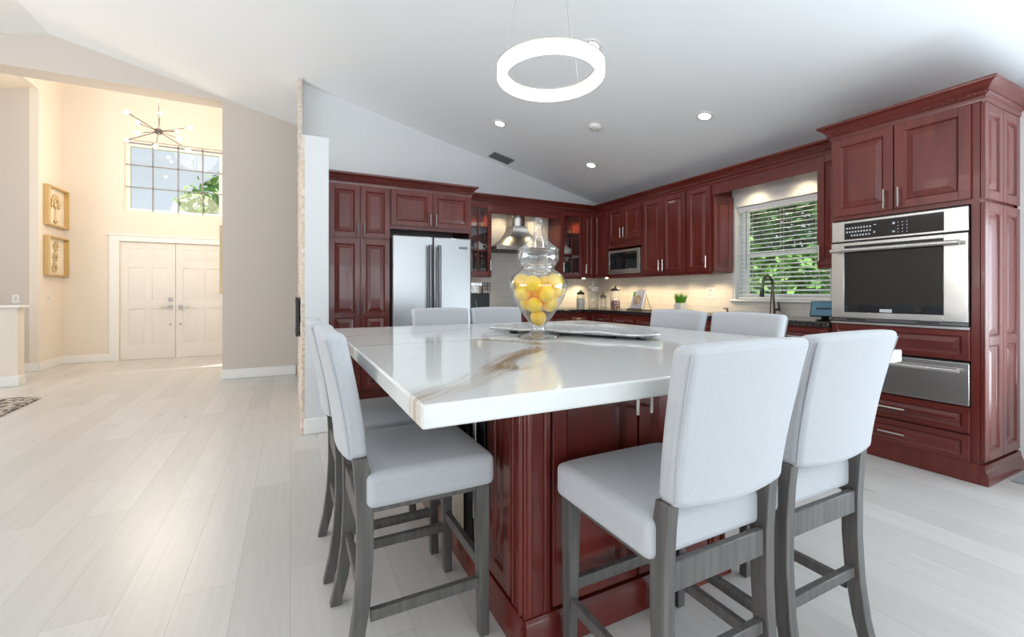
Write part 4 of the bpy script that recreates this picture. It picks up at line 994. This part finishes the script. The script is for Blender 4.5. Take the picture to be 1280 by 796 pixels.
def shadow_box(label, z0, z1, art):
    r = thing('framed_picture', label, 'picture', (-3.309, 9.38, 0), group='gold framed pictures in the foyer')
    w_, d, t = .33, .075, .022
    m = MB(); m.box(0, d, -w_, w_, z0, z0+t); m.box(0, d, -w_, w_, z1-t, z1); m.box(0, d, -w_, -w_+t, z0+t, z1-t); m.box(0, d, w_-t, w_, z0+t, z1-t); m.build('frame', gold, r, bevel=.003)
    MB().box(.001, .012, -w_+t, w_-t, z0+t, z1-t).build('backing', ivory, r)
    m = MB(); zc2 = (z0+z1)/2
    if art == 'flower':
        m.tube([(.02, 0, z0+.07), (.02, .0, zc2-.02)], .012, 8)
        for k in range(7):
            a = PI*(.0+k/6.0); m.ball((.024, .0+.11*math.cos(a), zc2+.03+.13*math.sin(a)), .05, 10, 6, (.25,.6,1.0))
        m.ball((.028, 0, z0+.09), .055, 12, 8, (.3,1,.55)); m.ball((.028, 0, zc2+.03), .05, 12, 8, (.3,1,1))
    else:
        for k in range(3):
            zz = z0+.13+k*.17
            for a in range(6): m.ball((.022, .055*math.cos(a*1.05)+.02*(k-1), zz+.055*math.sin(a*1.05)), .036, 10, 6, (.25,.9,.7))
        m.tube([(.02, -.08, z0+.06), (.02, .03, z1-.08)], .008, 8)
    m.build('relief_art', gold_art, r)
shadow_box('upper gold shadow-box picture with a flower relief on the foyer wall', 2.19, 2.80, 'flower')
shadow_box('lower gold shadow-box picture with clustered blossoms on the foyer wall', 1.42, 2.03, 'blossom')
sf = thing('framed_picture', 'slim gold picture frame seen edge-on at the corner of the hall wall', 'picture', (-.811, 7.10, 0))
m = MB(); m.box(-.034, 0, -.10, .55, 1.14, 1.17); m.box(-.034, 0, -.10, .55, 2.03, 2.06); m.box(-.034, 0, -.10, -.07, 1.17, 2.03); m.box(-.034, 0, .52, .55, 1.17, 2.03)
m.v = [(x, y if True else y, z) for x, y, z in m.v]; m.build('frame', mat('pale_gold_frame', srgb(214,190,146), .4), sf)
MB().box(-.012, -.001, -.07, .52, 1.17, 2.03).build('canvas', ivory, sf)
# slim black electric fireplace set on the stone side of the partition
fp = thing('electric_fireplace', 'slim black wall fireplace seen edge-on against the stone wall', 'fireplace', (.073, 4.62, 0))
MB().box(-.030, .0, -.28, .62, .765, 1.11).build('case', black, fp, bevel=.004)
MB().box(-.0315, -.0305, -.22, .56, .80, 1.05).build('glass_front', black_glass, fp)
# rug and doormat
rg_ = MB().prism([(-5.0,6.72),(-2.66,6.745),(-2.43,6.60),(-2.41,5.80),(-2.60,4.6),(-5.0,4.6)], 'z', .001, .012)
tag(rg_.build('area_rug', rug_m, bevel=.003), 'speckled grey rug with a ragged edge on the living room floor', 'rug')
tag(MB().box(3.93, 4.33, -.10, 1.02, .001, .010).build('door_mat', mat('grey_door_mat', srgb(150,156,160), .9), bevel=.003), 'grey door mat beside the oven tower at the glass door', 'mat')

# ------------------------------------------------------------------ outside
tag(MB().box(4.60, 30, -30, 30, -.30, -.12).build('lawn', grass_m), 'green lawn outside the kitchen window', 'lawn')['kind'] = 'stuff'
tag(MB().box(4.53, 18, -12, 1.5, -.11, -.02).build('patio', paver), 'pale concrete patio outside the glass door', 'patio')['kind'] = 'structure'  # unseen; extended outwards to whiten its reflection in the oven tower side
def shrub(name, label, loc, R_, H, n, material, seed, trunk=True, lsize=.10, z0=.2):
    r = thing(name, label, 'tree' if 'tree' in name else 'shrub', loc); q = random.Random(seed); m = MB()
    for k in range(n):
        d = Vector((q.gauss(0,1), q.gauss(0,1), q.gauss(0,1))); d.normalize(); rr = q.uniform(.35, 1)**.6
        p = Vector((d.x*R_*rr, d.y*R_*rr, z0+(H-z0)/2+d.z*(H-z0)/2*rr))
        a = Vector((q.uniform(-1,1), q.uniform(-1,1), q.uniform(-.6,.8))).normalized(); b = a.cross(Vector((q.uniform(-1,1), q.uniform(-1,1), 1))).normalized()
        s = lsize*q.uniform(.6, 1.3)
        m.add([p-a*s, p+b*s*.42, p+a*s, p-b*s*.42], [(0,1,2,3)])
    m.build('foliage', material, r, recalc=False, smooth=0)
    if trunk: MB().tube([(0,0,-.10), (.03,.02,z0), (0,.04,z0+(H-z0)*.6)], [.09,.07,.03], 10).build('trunk', bark, r)
    return r
shrub('garden_shrub', 'bright green leafy shrub outside the left part of the kitchen window', (7.8, 6.4, 0), 1.2, 2.6, 4200, leaf_m, 1)
shrub('garden_shrub', 'bright low shrub outside the right part of the kitchen window', (7.0, 3.5, 0), 1.1, 1.9, 3600, leaf_m, 2)
shrub('garden_tree', 'dark green tree beyond the shrubs outside the kitchen window', (12.0, 10.6, 0), 2.6, 6.0, 7000, leaf_d, 3, lsize=.2, z0=.6)
shrub('garden_tree', 'tall pale green tree farther right outside the kitchen window', (15.5, 5.6, 0), 2.6, 6.5, 6500, leaf_m, 4, lsize=.2, z0=.8)
shrub('garden_shrub', 'rounded mid green shrub outside the middle of the kitchen window', (10.2, 5.0, 0), 1.3, 2.3, 3600, leaf_d, 8)
shrub('garden_tree', 'large far green tree in the middle of the kitchen window view', (19.0, 11.6, 0), 3.2, 8.0, 7000, leaf_d, 9, lsize=.26, z0=.6)
shrub('garden_tree', 'leafy tree crown outside the high foyer window', (-1.0, 14.0, 0), 1.7, 4.5, 2600, leaf_m, 6, lsize=.13, z0=1.6)
tag(MB().box(-12, 4.55, 9.9, 30, -.3, -.12).build('front_lawn', grass_m), 'green front lawn outside the entry door', 'lawn')['kind'] = 'stuff'
